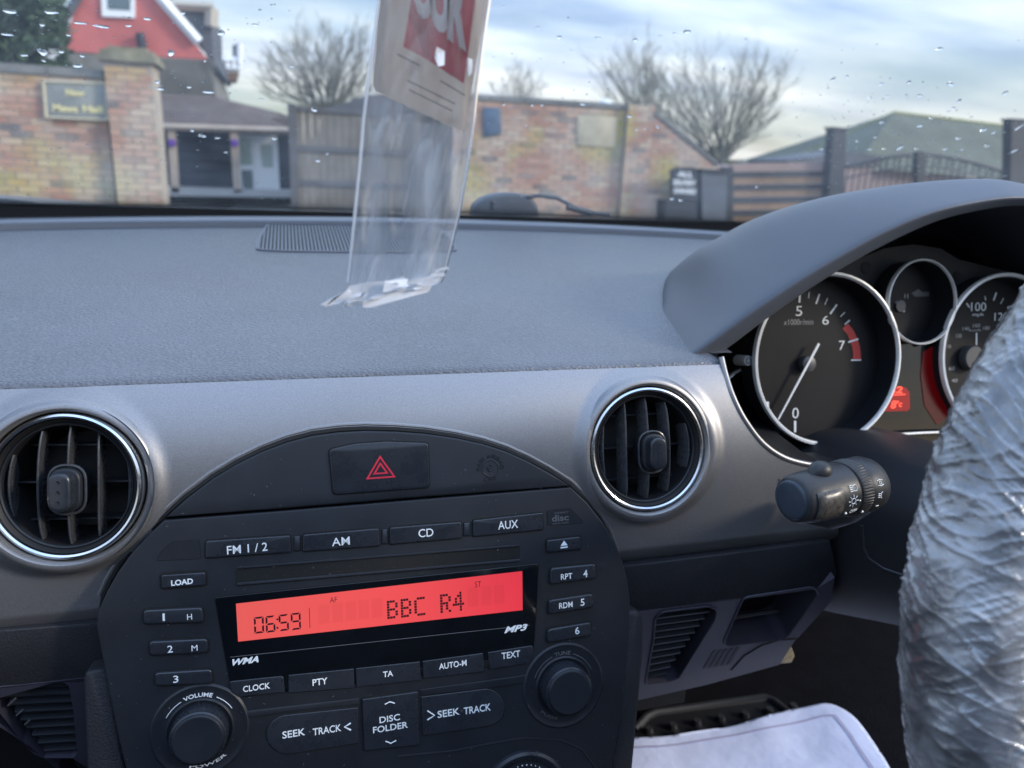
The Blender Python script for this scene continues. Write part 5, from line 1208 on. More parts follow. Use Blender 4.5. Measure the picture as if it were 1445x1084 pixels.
for x, y, w, h in ((233,42,16,12), (392,138,30,12), (490,183,36,24), (672,185,40,13), (845,195,32,20), (962,178,28,10), (1030,165,32,12), (1092,156,24,10), (405,285,14,10), (235,493,18,20), (367,497,22,14), (412,497,22,12), (600,492,52,16), (818,548,32,16), (852,610,24,10), (890,605,24,11), (948,598,28,15), (1015,930,26,18), (1057,937,22,16), (508,463,16,10), (340,590,14,12), (187,275,10,10), (1356,193,14,18), (547,243,10,10)): z3.append((640+x/3.286, y/3.286, w/3.286, h/3.286))
for x, y, w, h in z1+z4+z3+[(970,93*.515,14,9), (1216/1.94+700, 72, 16, 6)]:
    drop(x, y, max(2.6, w*.64), max(2.2, h*.66), random.uniform(-.15, .15))
byl = {}
for o in [o for o in COL.objects if o.get('category') == 'raindrop']: byl.setdefault(o['label'], []).append(o)
ORD = ['leftmost', 'second from left', 'third from left', 'fourth from left', 'fifth from left', 'sixth from left', 'seventh from left', 'eighth from left', 'ninth from left', 'tenth from left', 'eleventh from left', 'twelfth from left', 'thirteenth from left', 'fourteenth from left', 'fifteenth from left', 'sixteenth from left']
for l_, os_ in byl.items():
    os_.sort(key=lambda o: o['px'])
    for i, o in enumerate(os_):
        if len(os_) > 1: o['label'] = l_+', '+(ORD[i] if i < len(os_)-1 else 'rightmost')
        del o['px']
sp_ = MB(); cnt = 0
while cnt < 1050:
    r = random.random()
    if r < .35: x, y = random.uniform(-10, 420), random.uniform(0, 285)
    elif r < .7: x, y = random.gauss(1270, 110), random.gauss(205, 35)
    else: x, y = random.uniform(690, 1450), random.gauss(180, 70)
    if y < -10 or y > 290 or x > 1470: continue
    cnt += 1; p = wpt(x, y)+gn*.0024; s_ = abs(random.gauss(0, .6))+.35; s_ *= p.length/F_*.78; a = random.uniform(1, 1.9)
    vs = [p+gx*s_*a*math.cos(t)+gn.cross(gx)*s_*math.sin(t) for t in (0, 1.05, 2.1, 3.14, 4.2, 5.2)]+[p+gn*s_*.5]
    sp_.add(vs, [(0,1,6), (1,2,6), (2,3,6), (3,4,6), (4,5,6), (5,0,6), (5,4,3,2,1,0)])
kind(sp_.build('dried_specks', m_speck, ws, True), 'stuff')
# bonnet, scuttle, wiper
bon = thing('bonnet', 'grey car bonnet, just showing above the foot of the windscreen at the left', 'car bonnet', (.1, 1.3, -.15))
rows = []
for i in range(49):
    x = -.75+1.75*i/48; u = (x-.12)/.85; hump = .030*math.exp(-((x+.62)/.22)**2)+.030*math.exp(-((x-.90)/.22)**2)
    rows.append([Vector((x, yback(x)+.06+t*.95, -.078-.012*math.sin(min(1, t*2)*1.5)-.012-.05*t*t+hump*(1-.3*t)+.006+.026*math.exp(-((x+.42)/.27)**2))) for t in [k/16 for k in range(17)]])
grid('bonnet_panel', rows, m_bonnet, bon)
wp = thing('wiper', 'black wiper arm and pivot cap at the foot of the windscreen', 'wiper', atY(715, 300, 1.0))
WY = .985
def capf(px, py, y=WY): return atY(px, py, y)
cap = rounded([((p.x), (p.z)) for p in [capf(*q) for q in ((669,306), (671,291), (684,279), (703,273.5), (728,272), (748,276), (760,288), (762,306))]], [0,.006,.008,.01,.01,.008,.006,0], 4)
CPF = Frame((0, WY, 0), 0)
pc = plate('pivot_cap', CPF, cap, -.03, .0, m_wiper, wp, bevel=.006, steps=4)
plate('cap_slot', CPF, rounded([CPF.px(*p) for p in ((691,285), (696,284), (696,296), (692,297))], .0008), -.001, .0004, m_deep, pc)
q = MB(); q.tube([capf(*p) for p in ((745,278), (760,276), (785,279), (805,289), (822,299), (860,303))], .0028, 8); q.tube([capf(*p) for p in ((800,292), (815,296), (835,301))], .0045, 8); q.build('wiper_arm', m_wiper, wp, True)
wp2 = thing('wiper', 'second wiper blade lying across the glass foot at the far left', 'wiper', atY(20, 288, .96))
q = MB(); q.tube([atY(*p, .96) for p in ((-200,287), (-60,286), (10,286), (45,289), (62,293))], [.004, .004, .0045, .0035, .002], 8); q.build('wiper_blade', m_wiper, wp2, True)
# ================================================================== OUTSIDE: GROUND
m = MB(); m.add([(-900, -60, G), (900, -60, G), (900, 1500, G), (-900, 1500, G)], [(0,1,2,3)]); kind(m.build('ground', m_ground), 'structure')
def strip(name, pts, mat, z=.004): m = MB(); m.add([(x, y, G+z) for x, y in pts], [tuple(range(len(pts)))]); return kind(m.build(name, mat), 'structure')
strip('forecourt', [(-9, 15), (6, 15), (6, 27), (-9, 27)], m_paving)
def onH(px, py, z): p = atZ(px, py, z); return Vector((p.x, p.y, z))
brick_meshes = []
for k in range(6):
    m = MB(); j = [random.uniform(-.004, .004) for _ in range(6)]
    m.box(-.1065, .1065, -.052, .052+abs(j[0]), -.0325, .0325); me = m.build('brick', m_brick).data; brick_meshes.append(me)
for o in list(COL.objects):
    if o.name.startswith('brick'): bpy.data.objects.remove(o)
def brick_wall(name, label, A, B, top, z0=G, coping=None, limit=300, pier=None, parent=None, t=.215, stag=True):
    """running-bond wall from A to B (2-D); top(s) is the height at distance s along it"""
    A = Vector(A); B = Vector(B); L = (B-A).length; e = (B-A).normalized(); nrm = Vector((e.y, -e.x)); ang = math.atan2(e.y, e.x)
    w = parent or thing(name, label, 'brick wall', (A.x, A.y, z0))
    c = MB(); ns = 12; fr_ = []; bk = []
    for i in range(ns+1):
        s_ = L*i/ns; p = A+e*s_; h = top(s_)-.01; f = p+nrm*.0-nrm*0; 
        fr_ += [(p.x, p.y, z0), (p.x, p.y, h)]; q_ = p-nrm*t; bk += [(q_.x, q_.y, z0), (q_.x, q_.y, h)]
    fs = []
    n2_ = len(fr_)
    for i in range(ns):
        a = 2*i; fs += [(a, a+2, a+3, a+1), (n2_+a, n2_+a+1, n2_+a+3, n2_+a+2), (a+1, a+3, n2_+a+3, n2_+a+1)]
    fs += [(0, 1, n2_+1, n2_), (n2_-2, n2_*2-2, n2_*2-1, n2_-1)]
    mesh('mortar_core', fr_+bk, fs, m_mortar, w)
    rows = []; z = z0+.0375; r = 0
    while True:
        s_ = -.11 if (r % 2 and stag) else 0.0; any_ = False
        while s_ < L-.04:
            a = max(s_, 0); b = min(s_+.215, L)
            if b-a > .05 and z+.036 < top((a+b)/2): rows.append(((a+b)/2, z, (b-a)/.223)); any_ = True
            s_ += .225
        if not any_: break
        z += .075; r += 1
    rows.sort(key=lambda q: -q[1]); st = MB()
    for i, (s_, z, sc) in enumerate(rows):
        p = A+e*s_+nrm*(-.045+random.uniform(-.002, .003))
        if i < limit:
            o = bpy.data.objects.new('brick', random.choice(brick_meshes)); COL.objects.link(o); o.location = (p.x, p.y, z); o.rotation_euler = (0, 0, ang); o.scale = (sc, 1, 1)
            o.parent = w; o.matrix_parent_inverse = pinv(w)
        else:
            T = Matrix.Translation((p.x, p.y, z)) @ Matrix.Rotation(ang, 4, 'Z'); st.box(-.1065*sc, .1065*sc, -.052, .052, -.0325, .0325, lambda v: T @ v)
    if st.v: kind(st.build('lower_bricks', m_brick, w), 'stuff')
    if coping:
        cm = MB(); n = max(1, int(L/.45))
        for i in range(n):
            a = A+e*(L*i/n+.004)-nrm*(t+.03); b = A+e*(L*(i+1)/n-.004)+nrm*.03; za = top(L*i/n); zb = top(L*(i+1)/n)
            A3 = A+e*(L*i/n+.004); B3 = A+e*(L*(i+1)/n-.004); vs = []
            for hh in (0, coping):
                for P_, zz in ((A3, za), (B3, zb)):
                    for o_ in (nrm*.03, -nrm*(t+.03)): vs.append((P_.x+o_.x, P_.y+o_.y, zz+hh-.01))
            cm = MB(); cm.add(vs, [(0,1,3,2), (4,6,7,5), (0,4,5,1), (2,3,7,6), (0,2,6,4), (1,5,7,3)]); cm.build('coping_stone', m_coping, w)
    return w
# left wall with its pier and name board
YL = 10.0; zl = atY(70, 99, YL).z
A = atY(-90, 150, YL); B = atY(150, 150, YL); lw = brick_wall('brick_wall', 'mossy red brick wall with grey coping, carrying the name board', (A.x, YL), (B.x, YL), lambda s: zl-.04, coping=.09)
pa = atY(152, 150, YL-.12); pb = atY(222, 190, YL-.12); zp = atY(180, 86, YL-.12).z
bp_ = brick_wall('brick_pier', 'tall red brick gate pier with a mossy stone cap', (pa.x, YL-.12), (pb.x, YL-.12), lambda s: zp, t=.52); bp_['category'] = 'gate pier'
bm_ = MB(); Wp = pb.x-pa.x
# the pier's side towards the entrance
sidew = brick_wall('x', '', (pb.x-.088, YL-.12+.02), (pb.x-.088, YL+.40), lambda s: zp, parent=bp_, t=.1, stag=False)
bm_.box(pa.x-.05, pb.x+.06, YL-.18, YL+.46, zp-.01, zp+.055); bm_.box(pa.x-.02, pb.x+.03, YL-.15, YL+.43, zp+.056, zp+.11); bm_.box(pa.x+.05, pb.x-.04, YL-.08, YL+.36, zp+.112, zp+.15); bm_.build('stone_cap', m_mosscap, bp_)
sg = thing('name_board', 'framed house name board with cream lettering on the left brick wall', 'sign', atY(105, 142, YL-.03))
SF = Frame((0, YL-.02, 0), 0)
plate('board', SF, [SF.px(*p) for p in ((64,118), (149,121), (151,167), (68,163))], 0, .03, m_board, sg, bevel=.004)
fr_px = ((62,115.5), (151,119), (153.5,170), (66,166))
for a, b in zip(fr_px, fr_px[1:]+fr_px[:1]):
    q = MB(); q.tube([SF.pt(*SF.px(*a), .03), SF.pt(*SF.px(*b), .03)], .018, 4); q.build('frame_rail', m_boardframe, sg)
ptext('New', SF, (106,131), 26, 9, m_gold, sg, .035, bold=.04, th=.004); ptext('Mews', SF, (92,153), 34, 10, m_gold, sg, .035, bold=.04, th=.004); ptext('Hall', SF, (131,154), 28, 10, m_gold, sg, .035, bold=.04, th=.004)
# right wall
zr = 1.0; A = onH(640, 133, zr); B = onH(884, 149, zr)
rw = brick_wall('brick_wall', 'long weathered brick wall with a sloping end, behind the wiper', (A.x, A.y), (B.x, B.y), lambda s: zr-.04, coping=.07, limit=300)
e2 = (Vector((B.x, B.y))-Vector((A.x, A.y))).normalized(); n2v = Vector((e2.y, -e2.x))
PA = Vector((B.x, B.y))+n2v*.10; PB = PA+e2*.42; pw = brick_wall('brick_pier', 'yellow stained brick pier at the corner of the long wall', tuple(PA), tuple(PB), lambda s: zr+.02, t=.4); pw['category'] = 'wall pier'
# sloping end: heights follow the ramp seen in the photo
d0 = Vector((PB.x, PB.y)); vdir = e2; pend = None
def on_line(px, py):
    d = ray(px, py); D = Vector((d.x, d.y)); # intersect t*D with d0 + s*vdir
    det = D.x*(-vdir.y)-D.y*(-vdir.x); t = (d0.x*(-vdir.y)-d0.y*(-vdir.x))/det; s = (D.x*d0.y-D.y*d0.x)/det*-1
    s = (t*D-d0).dot(vdir); return s, t*d.z
s1, zz1 = on_line(1012, 232); s0, zz0 = on_line(906, 160)
brick_wall('brick_wall', 'brick wall end sloping down to the black bins', tuple(d0), tuple(d0+vdir*s1), lambda s: zz0+(zz1-zz0)*max(0, min(1, s/s1)), coping=.05, limit=220)
def wall_plate(nm, label, cat, px, th, mat, off=.03, bev=.004, rnd=0):
    nv = Vector((n2v.x, n2v.y, 0)); fr = Frame((A.x, A.y, 0), 0, math.atan2(e2.y, e2.x)); t = thing(nm, label, cat, fr.pt(*fr.px(*px[0]), off))
    o = [fr.px(*p, off) for p in px]
    if rnd: o = rounded(o, rnd, 4)
    return t, fr, plate('board', fr, o, off-.03, off-.03+th, mat, t, bevel=bev)
tq, fq, bq = wall_plate('wall_plaque', 'blue grey slate plaque near the left end of the long wall', 'plaque', ((681,151), (706,152), (708,190), (683,194)), .04, m_slate, rnd=.05)
ptext('M', fq, (694.5,174), 12, 15, m_slatetext, bq, .012, bold=.02, th=.004)
tq, fq, bq = wall_plate('framed_sign', 'faded cream framed sign below the white wall lamp', 'sign', ((815,163), (872,166), (869,209), (815,205)), .03, m_fadedframe)
plate('sign_face', fq, [fq.px(*p, .001) for p in ((819,168), (867,171), (865,195), (819,192))], 0, .004, m_fadedface, tq); plate('sign_foot', fq, [fq.px(*p, .001) for p in ((819,193), (865,196), (865,203), (819,200))], 0, .004, m_brownface, tq)
ptext('Y', fq, (842,180), 14, 14, m_gold, tq, .006, bold=.03, th=.004)
lam = thing('wall_lamp', 'round white bulkhead lamp on top of the brick wall', 'lamp', onH(854, 150, zr-.05)); lf = Frame(onH(854, 151, zr-.02), 0)
lathe('lamp_globe', lf, (0, 0), [(.11, .0), (.11, .05), (.095, .09), (.05, .12), (.001, .13)], m_lampwhite, lam, n=24)
lathe('lamp_base', lf, (0, 0), [(.115, -.03), (.118, .01), (.111, .012)], m_lampwhite, lam, n=24)
# dark close-boarded fence left of the sleeve
YF = 11.5; fn = thing('timber_fence', 'weathered close boarded fence with dark cross rails beside the house', 'fence', atY(415, 200, YF))
zt = lambda px: atY(px, 150-(px-415)*.09+ (px-415)*.05, YF).z
a = atY(416, 150, YF); b = atY(690, 150, YF); x = a.x; w_ = (b.x-a.x)/26; ztop = atY(415, 150, YF).z
for k in range(26):
    m = MB(); x0_ = a.x+k*w_; dzz = random.uniform(-.01, .01); m.box(x0_+.004, x0_+w_-.004, YF+random.uniform(-.006, .006), YF+.025, G, ztop+dzz); m.build('fence_board', m_board_grey, fn)
for py, hgt in ((209, .075), (257, .075), (153, .06)):
    z = atY(420, py, YF).z; m = MB(); m.box(a.x-.02, b.x, YF-.03, YF-.008, z-hgt/2, z+hgt/2); m.build('cross_rail', m_fence_dark, fn)
p_ = atY(412, 150, YF-.06); m = MB(); m.box(p_.x-.06, p_.x+.05, YF-.08, YF+.08, G, ztop+.03); m.build('fence_post', m_fence_dark, fn)
# dark gable roof behind the fence
def solid(name, fr, pts, h0, h1, mat, par): return plate(name, fr, [fr.px(*p) for p in pts], h0, h1, mat, par)
sh_ = thing('shed', 'dark roofed outbuilding rising behind the timber fence', 'outbuilding', atY(520, 160, 16)); fr = Frame((0, 16, 0), 0)
solid('roof', fr, ((455,155), (520,134), (600,128), (680,140), (740,158)), -3.5, 0, m_slateroof, sh_); solid('wall', fr, ((460,156), (735,158), (735,330), (460,330)), -3.4, -.1, m_darktimber, sh_)
# house with the red gable
YH = 21.0; HFm = Frame((0, YH, 0), 0); hs = thing('house', 'house with red rendered gable, slate lean-to and white front door', 'house', atY(260, 270, YH))
solid('gable_wall', HFm, ((86,72), (108,8), (118,-10), (150,-60), (190,-60), (216,-12), (292,82), (290,84), (86,72)), -6, 0, m_redrender, hs)
solid('lower_wall', HFm, ((86,72.5), (290,84.5), (305,135), (305,270), (90,262)), -6, -.02, m_tilehung, hs)
for k in range(9):
    y = 84+k*6; q = MB(); q.tube([HFm.pt(*HFm.px(200, y, 0), .0), HFm.pt(*HFm.px(303, y+5, 0), .0)], .03, 4); q.build('tile_course', m_tilehung, hs)
def bar(name, a, b, r, mat, fr=HFm, h=.05, par=None): q = MB(); q.tube([fr.pt(*fr.px(*a), h), fr.pt(*fr.px(*b), h)], r, 4); return q.build(name, mat, par or hs)
bar('barge_board', (216,-14), (281,60), .12, m_whitepaint, h=.1); bar('barge_board', (116,-10), (92,30), .10, m_slateroof, h=.1)
solid('roof_edge', HFm, ((222,-14), (236,-12), (297,62), (303,90), (296,92), (284,64)), -6, -.25, m_slateroof, hs)
solid('dormer', HFm, ((232,8), (296,12), (298,70), (286,68)), -3.5, -.30, m_slateroof, hs); bar('dormer_fascia', (228,4), (301,8), .12, m_creampaint, h=-.2); bar('dormer_corner', (298,10), (297,36), .16, m_creampaint, h=-.2)
wn = solid('window', HFm, ((143,-30), (191,-30), (191,26), (145,24)), -.1, .08, m_whitepaint, hs); wn_ = solid('pane', HFm, ((151,-30), (184,-30), (185,16), (153,14)), .05, .09, m_pane, wn)
bar('drain_pipe', (199,48), (203,72), .10, m_darktimber, h=.15)
# white balcony frame beyond
bl = thing('white_balcony', 'white railed balcony with a brown base beyond the slate roof', 'balcony', atY(322, 90, 26)); BF = Frame((0, 26, 0), 0)
for a_, b_ in (((303,60), (303,95)), ((338,62), (337,98)), ((303,95), (338,98)), ((303,84), (338,86)), ((312,84), (312,96)), ((320,84), (320,97)), ((329,85), (329,97))): bar('rail', a_, b_, .10, m_whitepaint, BF, 0, bl)
solid('base', BF, ((303,98), (335,100), (331,114), (309,112)), -1, 0, m_brownface, bl); bar('post', (334,62), (335,96), .14, m_slateroof, BF, -.3, bl)
# lean-to: roof slab, fascia, posts, dark bays, door
YO = 18.5; OF = Frame((0, YO, 0), 0); lt = thing('lean_to', 'open fronted lean-to with brown pitched roof on pale posts', 'lean-to', atY(320, 270, YO))
r0 = [atY(p[0], p[1], y) for p, y in (((205,178), YO), ((412,182.5), YO), ((412,165), YO+1.2), ((395,159), YO+2.2), ((340,147), YO+2.4), ((300,136), YO+2.4), ((205,132), YO+2.4))]
mesh('roof', r0+[v+Vector((0, 0, -.06)) for v in r0], [tuple(range(7)), tuple(reversed(range(7, 14)))]+[(i, (i+1) % 7, 7+(i+1) % 7, 7+i) for i in range(7)], m_brownroof, lt)
for k in range(1, 9):
    t = k/9; a_ = r0[0].lerp(r0[6], t); b_ = r0[1].lerp(r0[3] if t > .5 else r0[2], t if t > .5 else t*1.6 if t*1.6 < 1 else 1); q = MB(); q.tube([a_+Vector((0, 0, .01)), b_+Vector((0, 0, .01))], .018, 4); q.build('tile_course', m_brownroof, lt)
bar('fascia_board', (205,178), (411,184.5), .07, m_creampaint2, OF, .05, lt)
for px, w_ in ((242,.15), (330,.13)):
    a_ = OF.px(px-1, 184); b_ = OF.px(px+5, 272); solid('post', OF, ((px-6,182), (px+5,182), (px+11,272), (px,272)), -.12, 0, m_creampaint2, lt)
    q = lathe('purple_lamp', OF, OF.px(px+1, 202), [(.085, .02), (.08, .10), (.001, .12)], m_purple, lt, n=16)
solid('back_wall', Frame((0, YO+1.5, 0), 0), ((150,168), (420,172), (420,290), (150,290)), -.2, 0, m_darktimber, lt)
solid('garage_door', Frame((0, YO+1.2, 0), 0), ((250,184), (326,188), (330,264), (252,264)), -.1, 0, m_garage, lt)
for k in range(5): bar('door_rib', (252,198+k*14), (327,201+k*14), .02, m_garage, Frame((0, YO+1.2, 0), 0), .02, lt)
dr = solid('front_door', Frame((0, YO+.8, 0), 0), ((357,190), (391,192), (395,273), (361,273)), -.05, .03, m_whitepaint, lt); DF = Frame((0, YO+.8, 0), 0)
solid('door_pane', DF, rounded([(367,203), (384,204), (386,236), (370,236)], 4), .02, .05, m_pane2, dr)
sw = solid('side_window', DF, ((332,189), (356.5,190), (360.5,272), (337,272)), -.05, .02, m_whitepaint, lt)
solid('pane', DF, ((337,194), (353,195), (356,233), (340,233)), .02, .04, m_pane2, sw); solid('pane', DF, ((341,240), (356,240), (358,266), (343,266)), .02, .04, m_pane, sw)
solid('paved_step', OF, ((210,264), (412,270), (412,279), (210,276)), -3, 0, m_paving, lt)
YN = (d0+vdir*on_line(950, 240)[0]).y-.30; YBN = (d0+vdir*on_line(1024, 240)[0]).y-.25

nb = thing('notice_board', 'black notice board with three rows of white lettering at the end of the wall', 'sign', atY(965, 260, YN)); NF = Frame((0, YN, 0), 0)
solid('board', NF, rounded([(949,240), (955,236), (980,236), (985,240), (985,282), (949,281)], 3), -.08, 0, m_signblack, nb); solid('leg', NF, ((940,282), (985,283), (985,330), (938,330)), -.3, -.02, m_signblack, nb)
for s_, c in (('ALL', (967,246)), ('VISITORS', (966,258)), ('WELCOME', (966,270))): ptext({'ALL': 'ALL', 'VISITORS': 'DELIVERY', 'WELCOME': 'ONWARD'}[s_], NF, c, 22 if s_ == 'ALL' else 32, 8, m_whitepaint, nb, .01, bold=.03, th=.004)
bn = thing('wheelie_bin', 'dark grey wheelie bin standing between notice board and slatted fence', 'bin', atY(1010, 290, YBN)); BFm = Frame((0, YBN, 0), 0)
solid('bin_body', BFm, ((990,243), (1026,245), (1024,330), (992,330)), -.5, 0, m_binplastic, bn); solid('bin_lid', BFm, ((988,238), (1028,240), (1027,245), (989,243)), -.52, .03, m_signblack, bn)
q = lathe('bin_wheel', BFm, BFm.px(1018, 322), [(.09, 0), (.1, .03), (.09, .05), (.001, .05)], m_signblack, bn, n=16)
# horizontal slatted fence
sf = thing('slatted_fence', 'horizontal brown slatted fence panel framed by black rails', 'fence', atY(1095, 270, 12.2)); SFm = Frame((0, 12.2, 0), 0)
solid('top_rail', SFm, ((1032,231), (1168,229), (1168,240), (1032,242)), -.06, 0, m_pinkwood, sf)
for k in range(5):
    y = 243+k*18; solid('black_rail', SFm, ((1030,y), (1168,y-2), (1168,y+6), (1030,y+8)), -.06, .02, m_signblack, sf)
    solid('slat', SFm, ((1034,y+8.5), (1168,y+6.5), (1168,y+15), (1034,y+17)), -.04, 0, m_slatwood, sf)
solid('fence_post', SFm, ((1020,236), (1033,236), (1033,335), (1020,335)), -.1, .04, m_signblack, sf)
# gate posts, curved gate
for lab, px in (('black gate post left of the arched gate', ((1176,182), (1194,184), (1189,335), (1165,335))), ('black gate post at the right edge of the photo', ((1428,170), (1462,172), (1458,335), (1424,335)))):
    gp_ = thing('gate_post', lab, 'gate post', atY(px[0][0], 260, 12.0)); f_ = Frame((0, 12.0, 0), 0); solid('post_shaft', f_, px, -.2, 0, m_signblack, gp_)
    a_, b_ = px[0], px[1]; solid('post_cap', f_, ((a_[0]-2, a_[1]-3), (b_[0]+2, b_[1]-3), (b_[0]+2, b_[1]), (a_[0]-2, a_[1])), -.22, .03, m_signblack, gp_)
gt = thing('arched_gate', 'black metal gate with arched top, upright bars and a row of rings', 'gate', atY(1300, 270, 12.1)); GF = Frame((0, 12.1, 0), 0)
def gtop(x): t = (x-1305)/118; return 217+ (22 if x < 1305 else 24)*abs(t)**1.7 + (x-1305)*.028+1
q = MB(); q.tube([GF.pt(*GF.px(x, gtop(x))) for x in range(1192, 1426, 9)], .035, 6); q.build('top_rail', m_signblack, gt, True)
q = MB(); q.tube([GF.pt(*GF.px(x, gtop(x)+17)) for x in range(1192, 1426, 9)], .018, 6); q.build('lower_rail', m_signblack, gt, True)
bx_ = MB(); k = 0
for x in [1198+i*9.3 for i in range(25)]:
    q = MB(); a_ = GF.px(x, gtop(x)); q.tube([GF.pt(a_[0], a_[1]), GF.pt(a_[0], G+.1)], .012, 6); q.build('gate_bar', m_signblack, gt)
for x in [1242+i*18.6 for i in range(9)]:
    c_ = GF.px(x+4.6, gtop(x)+9); q = MB(); q.tube([GF.pt(c_[0]+.065*math.cos(t*math.pi/6), c_[1]+.065*math.sin(t*math.pi/6)) for t in range(12)], .010, 5, closed=True); q.build('gate_ring', m_signblack, gt, True)
solid('centre_post', GF, ((1292,214), (1302,214), (1300,335), (1290,335)), -.06, .05, m_signblack, gt)
# barn beyond the gate
YBn = 27; br = thing('barn', 'low barn with a mossy green grey hipped roof beyond the gate', 'barn', atY(1280, 230, YBn))
e_ = [atY(*p, y) for p, y in (((1108,226), YBn), ((1262,158), YBn+3), ((1480,186), YBn+3), ((1560,250), YBn), ((1192,262), YBn-1.5), ((1560,300), YBn-1.5), ((1180,240), YBn-1))]
R0, R1, R2, R3 = atY(1100,232,YBn+4), atY(1262,159,YBn+2), atY(1470,184,YBn+2), atY(1206,236,YBn-2)
R4 = atY(1540,262,YBn-2)
mesh('roof', [R0, R1, R3, R2, R4, R0+Vector((0,4,0)), R2+Vector((3,4,-2))], [(0, 1, 2), (1, 3, 4, 2), (0, 5, 1), (1, 5, 6, 3)], m_barnroof, br)
q = MB(); q.tube([R1, R2], .07, 6); q.tube([R0, R1], .06, 6); q.build('ridge_tile', m_mossridge, br)
BNF = Frame((0, YBn-1.6, 0), 0); solid('front_wall', BNF, ((1212,238), (1530,262), (1530,330), (1205,330)), -3, 0, m_pinkwood, br)
nf = thing('low_wall', 'long pinkish low building beyond the slatted fence', 'outbuilding', atY(1120, 235, 22)); solid('wall', Frame((0, 22, 0), 0), ((1000,236), (1190,228), (1230,235), (1230,300), (1000,300)), -2, 0, m_pinkwood, nf)
solid('roof', Frame((0, 22, 0), 0), ((1110,226), (1200,214), (1240,220), (1240,236), (1110,238)), -2.2, .05, m_slateroof, nf)
# ================================================================== TREES
def fan_tree(label, base, tops, Y, seed, n=26, mat=m_bark, lean=.5):
    """a bare crown: long limbs fanning out of a short trunk to the measured outline, each carrying finer and finer twigs"""
    rnd = random.Random(seed); b = atY(base[0], base[1], Y); t = thing('bare_tree', label, 'tree', (b.x, Y, G)); tk = MB(); cr = MB()
    tk.tube([(b.x, Y, G), (b.x+.05, Y, (G+b.z)/2), b], [.30, .24, .20], 8)
    def twig(p, d, L, r, lev):
        pts = [p]; q = p.copy(); dd = d.copy()
        for i in range(4):
            dd = (dd+Vector((rnd.gauss(0, .10), rnd.gauss(0, .10), rnd.gauss(.03, .08)))).normalized(); q = q+dd*L/4; pts.append(q.copy())
        cr.tube(pts, [r, r*.8, r*.6, r*.45, r*.3], 3, cap=False)
        if lev == 0: return
        for k in range(5 if lev > 1 else 4):
            f = rnd.randint(1, 4); nd = (dd*1.1+Vector((rnd.gauss(0, .42), rnd.gauss(0, .42), rnd.gauss(.18, .28)))).normalized()
            twig(pts[f].copy(), nd, L*rnd.uniform(.42, .72), r*.55, lev-1)
    for k in range(n):
        u = (k+rnd.uniform(.1, .9))/n*(len(tops)-1); i = int(u); f = u-i; e0 = tops[i]; e1 = tops[min(i+1, len(tops)-1)]
        ex_, ey_ = e0[0]+(e1[0]-e0[0])*f, e0[1]+(e1[1]-e0[1])*f; sh_ = rnd.uniform(.62, .9); ex_ = base[0]+(ex_-base[0])*sh_; ey_ = base[1]+(ey_-base[1])*sh_
        E_ = atY(ex_, ey_, Y+rnd.uniform(-1.8, 1.8)); L = (E_-b).length; pts = []
        for i_ in range(8):
            q = b.lerp(E_, i_/7); q.z += .10*L*math.sin(math.pi*i_/7)*lean*rnd.uniform(.2, 1); q += Vector((rnd.gauss(0, .04), rnd.gauss(0, .04), 0)); pts.append(q)
        tk.tube(pts, [.050-.0060*i_ for i_ in range(8)], 5, cap=False)
        for i_ in range(2, 8):
            for m_ in range(2):
                dd = (pts[i_]-pts[i_-1]).normalized(); nd = (dd+Vector((rnd.gauss(0, .40), rnd.gauss(0, .4), rnd.gauss(.22, .2)))).normalized(); twig(pts[i_].copy(), nd, L*rnd.uniform(.16, .30), .013, 2)
    tk.build('trunk', mat, t, True); cr.build('crown', mat, t); return t
fan_tree('large bare tree fanning up above the sloping end of the brick wall', (1018,232), ((868,170), (885,110), (930,92), (985,84), (1040,76), (1085,84), (1112,108), (1105,165)), 27, 5, 28)
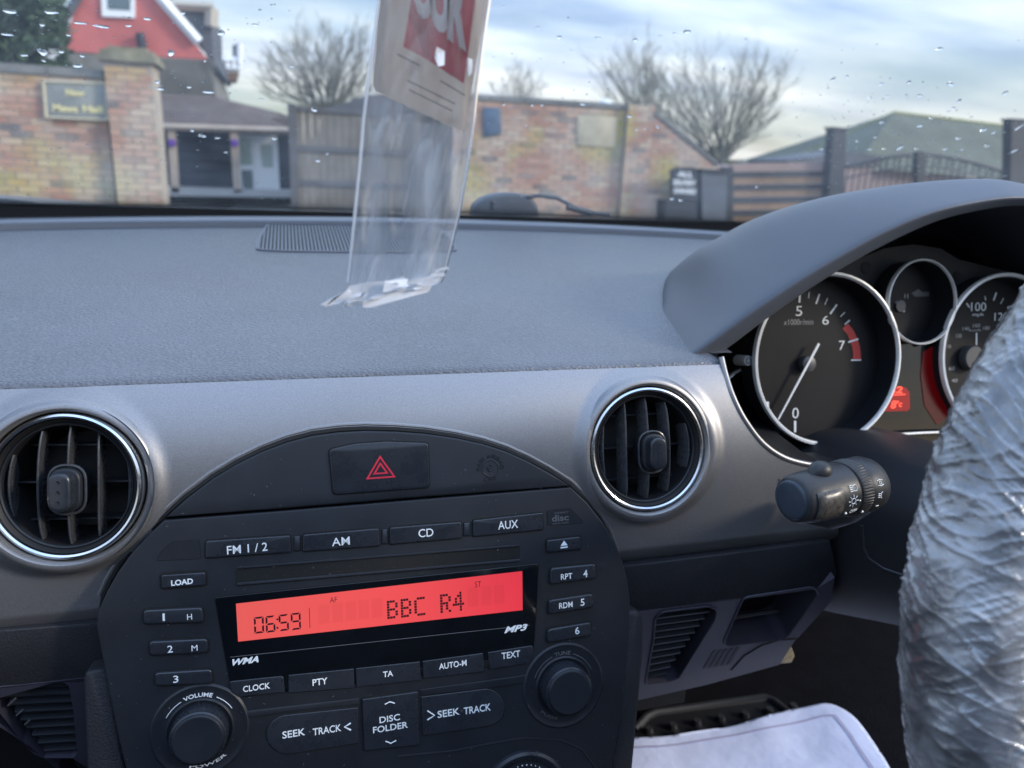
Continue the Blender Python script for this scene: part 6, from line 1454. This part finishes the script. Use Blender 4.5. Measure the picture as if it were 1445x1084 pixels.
fan_tree('narrower bare tree rising directly behind the yellow stained pier', (915,200), ((838,128), (850,95), (880,68), (905,64), (930,80), (952,110)), 30, 11, 14)
fan_tree('bare wide spreading tree behind the fence, left of the hanging sleeve', (466,165), ((355,135), (368,85), (400,52), (450,36), (495,42), (530,70), (545,120)), 26, 3, 26)
fan_tree('faint distant bare tree just right of the hanging sleeve', (735,160), ((690,125), (712,98), (735,88), (760,102), (775,128)), 48, 8, 10)
ev = thing('evergreen_tree', 'dense dark green conifer above the left brick wall', 'tree', atY(20, 120, 13)); lf_ = MB(); rnd = random.Random(4)
tk = MB(); c0 = atY(20, 90, 13); tk.tube([(c0.x, 13.3, G), (c0.x, 13.3, 3.2)], [.2, .05], 8); 
for k in range(40):
    a = rnd.uniform(0, 6.28); z = rnd.uniform(.4, 3); tk.tube([(c0.x, 13.3, z), (c0.x+math.cos(a)*.8, 13.3+math.sin(a)*.8, z+.3)], [.04, .01], 4)
tk.build('trunk', m_bark, ev)
def evin(px, py): return px < 104-max(0, 12-py)*.8-abs(math.sin(py*.17))*9+abs(math.sin(py*.31+1))*6-6
while len(lf_.f) < 15000:
    px = rnd.uniform(-120, 104); py = rnd.uniform(-90, 110)
    if not evin(px, py): continue
    if noise.noise(Vector((px*.045, py*.045, 4))) < -.40: continue
    Y = 13.3-abs(rnd.gauss(0, .55))+rnd.uniform(0, .8)+.6*noise.noise(Vector((px*.04, py*.04, 1))); p = atY(px, py, Y)
    d = Vector((rnd.uniform(-1, 1), rnd.uniform(-1, 1), rnd.uniform(-.6, .6))).normalized()*rnd.uniform(.04, .085); s_ = d.orthogonal().normalized()*rnd.uniform(.012, .03); s_.rotate(Matrix.Rotation(rnd.uniform(0, 6.28), 3, d))
    lf_.add([p-d, p+s_, p+d, p-s_], [(0, 1, 2, 3)])
lf_.build('crown', m_conifer, ev)
hd_ = MB()
for k in range(120):
    x = -160+k*3.2; hh = 1.8+1.6*abs(noise.noise(Vector((k*.22, 0, 3)))); hd_.box(x, x+3.3, 150, 153, G, G+hh*2.2)
kind(hd_.build('distant_hedges', m_hedge), 'stuff')
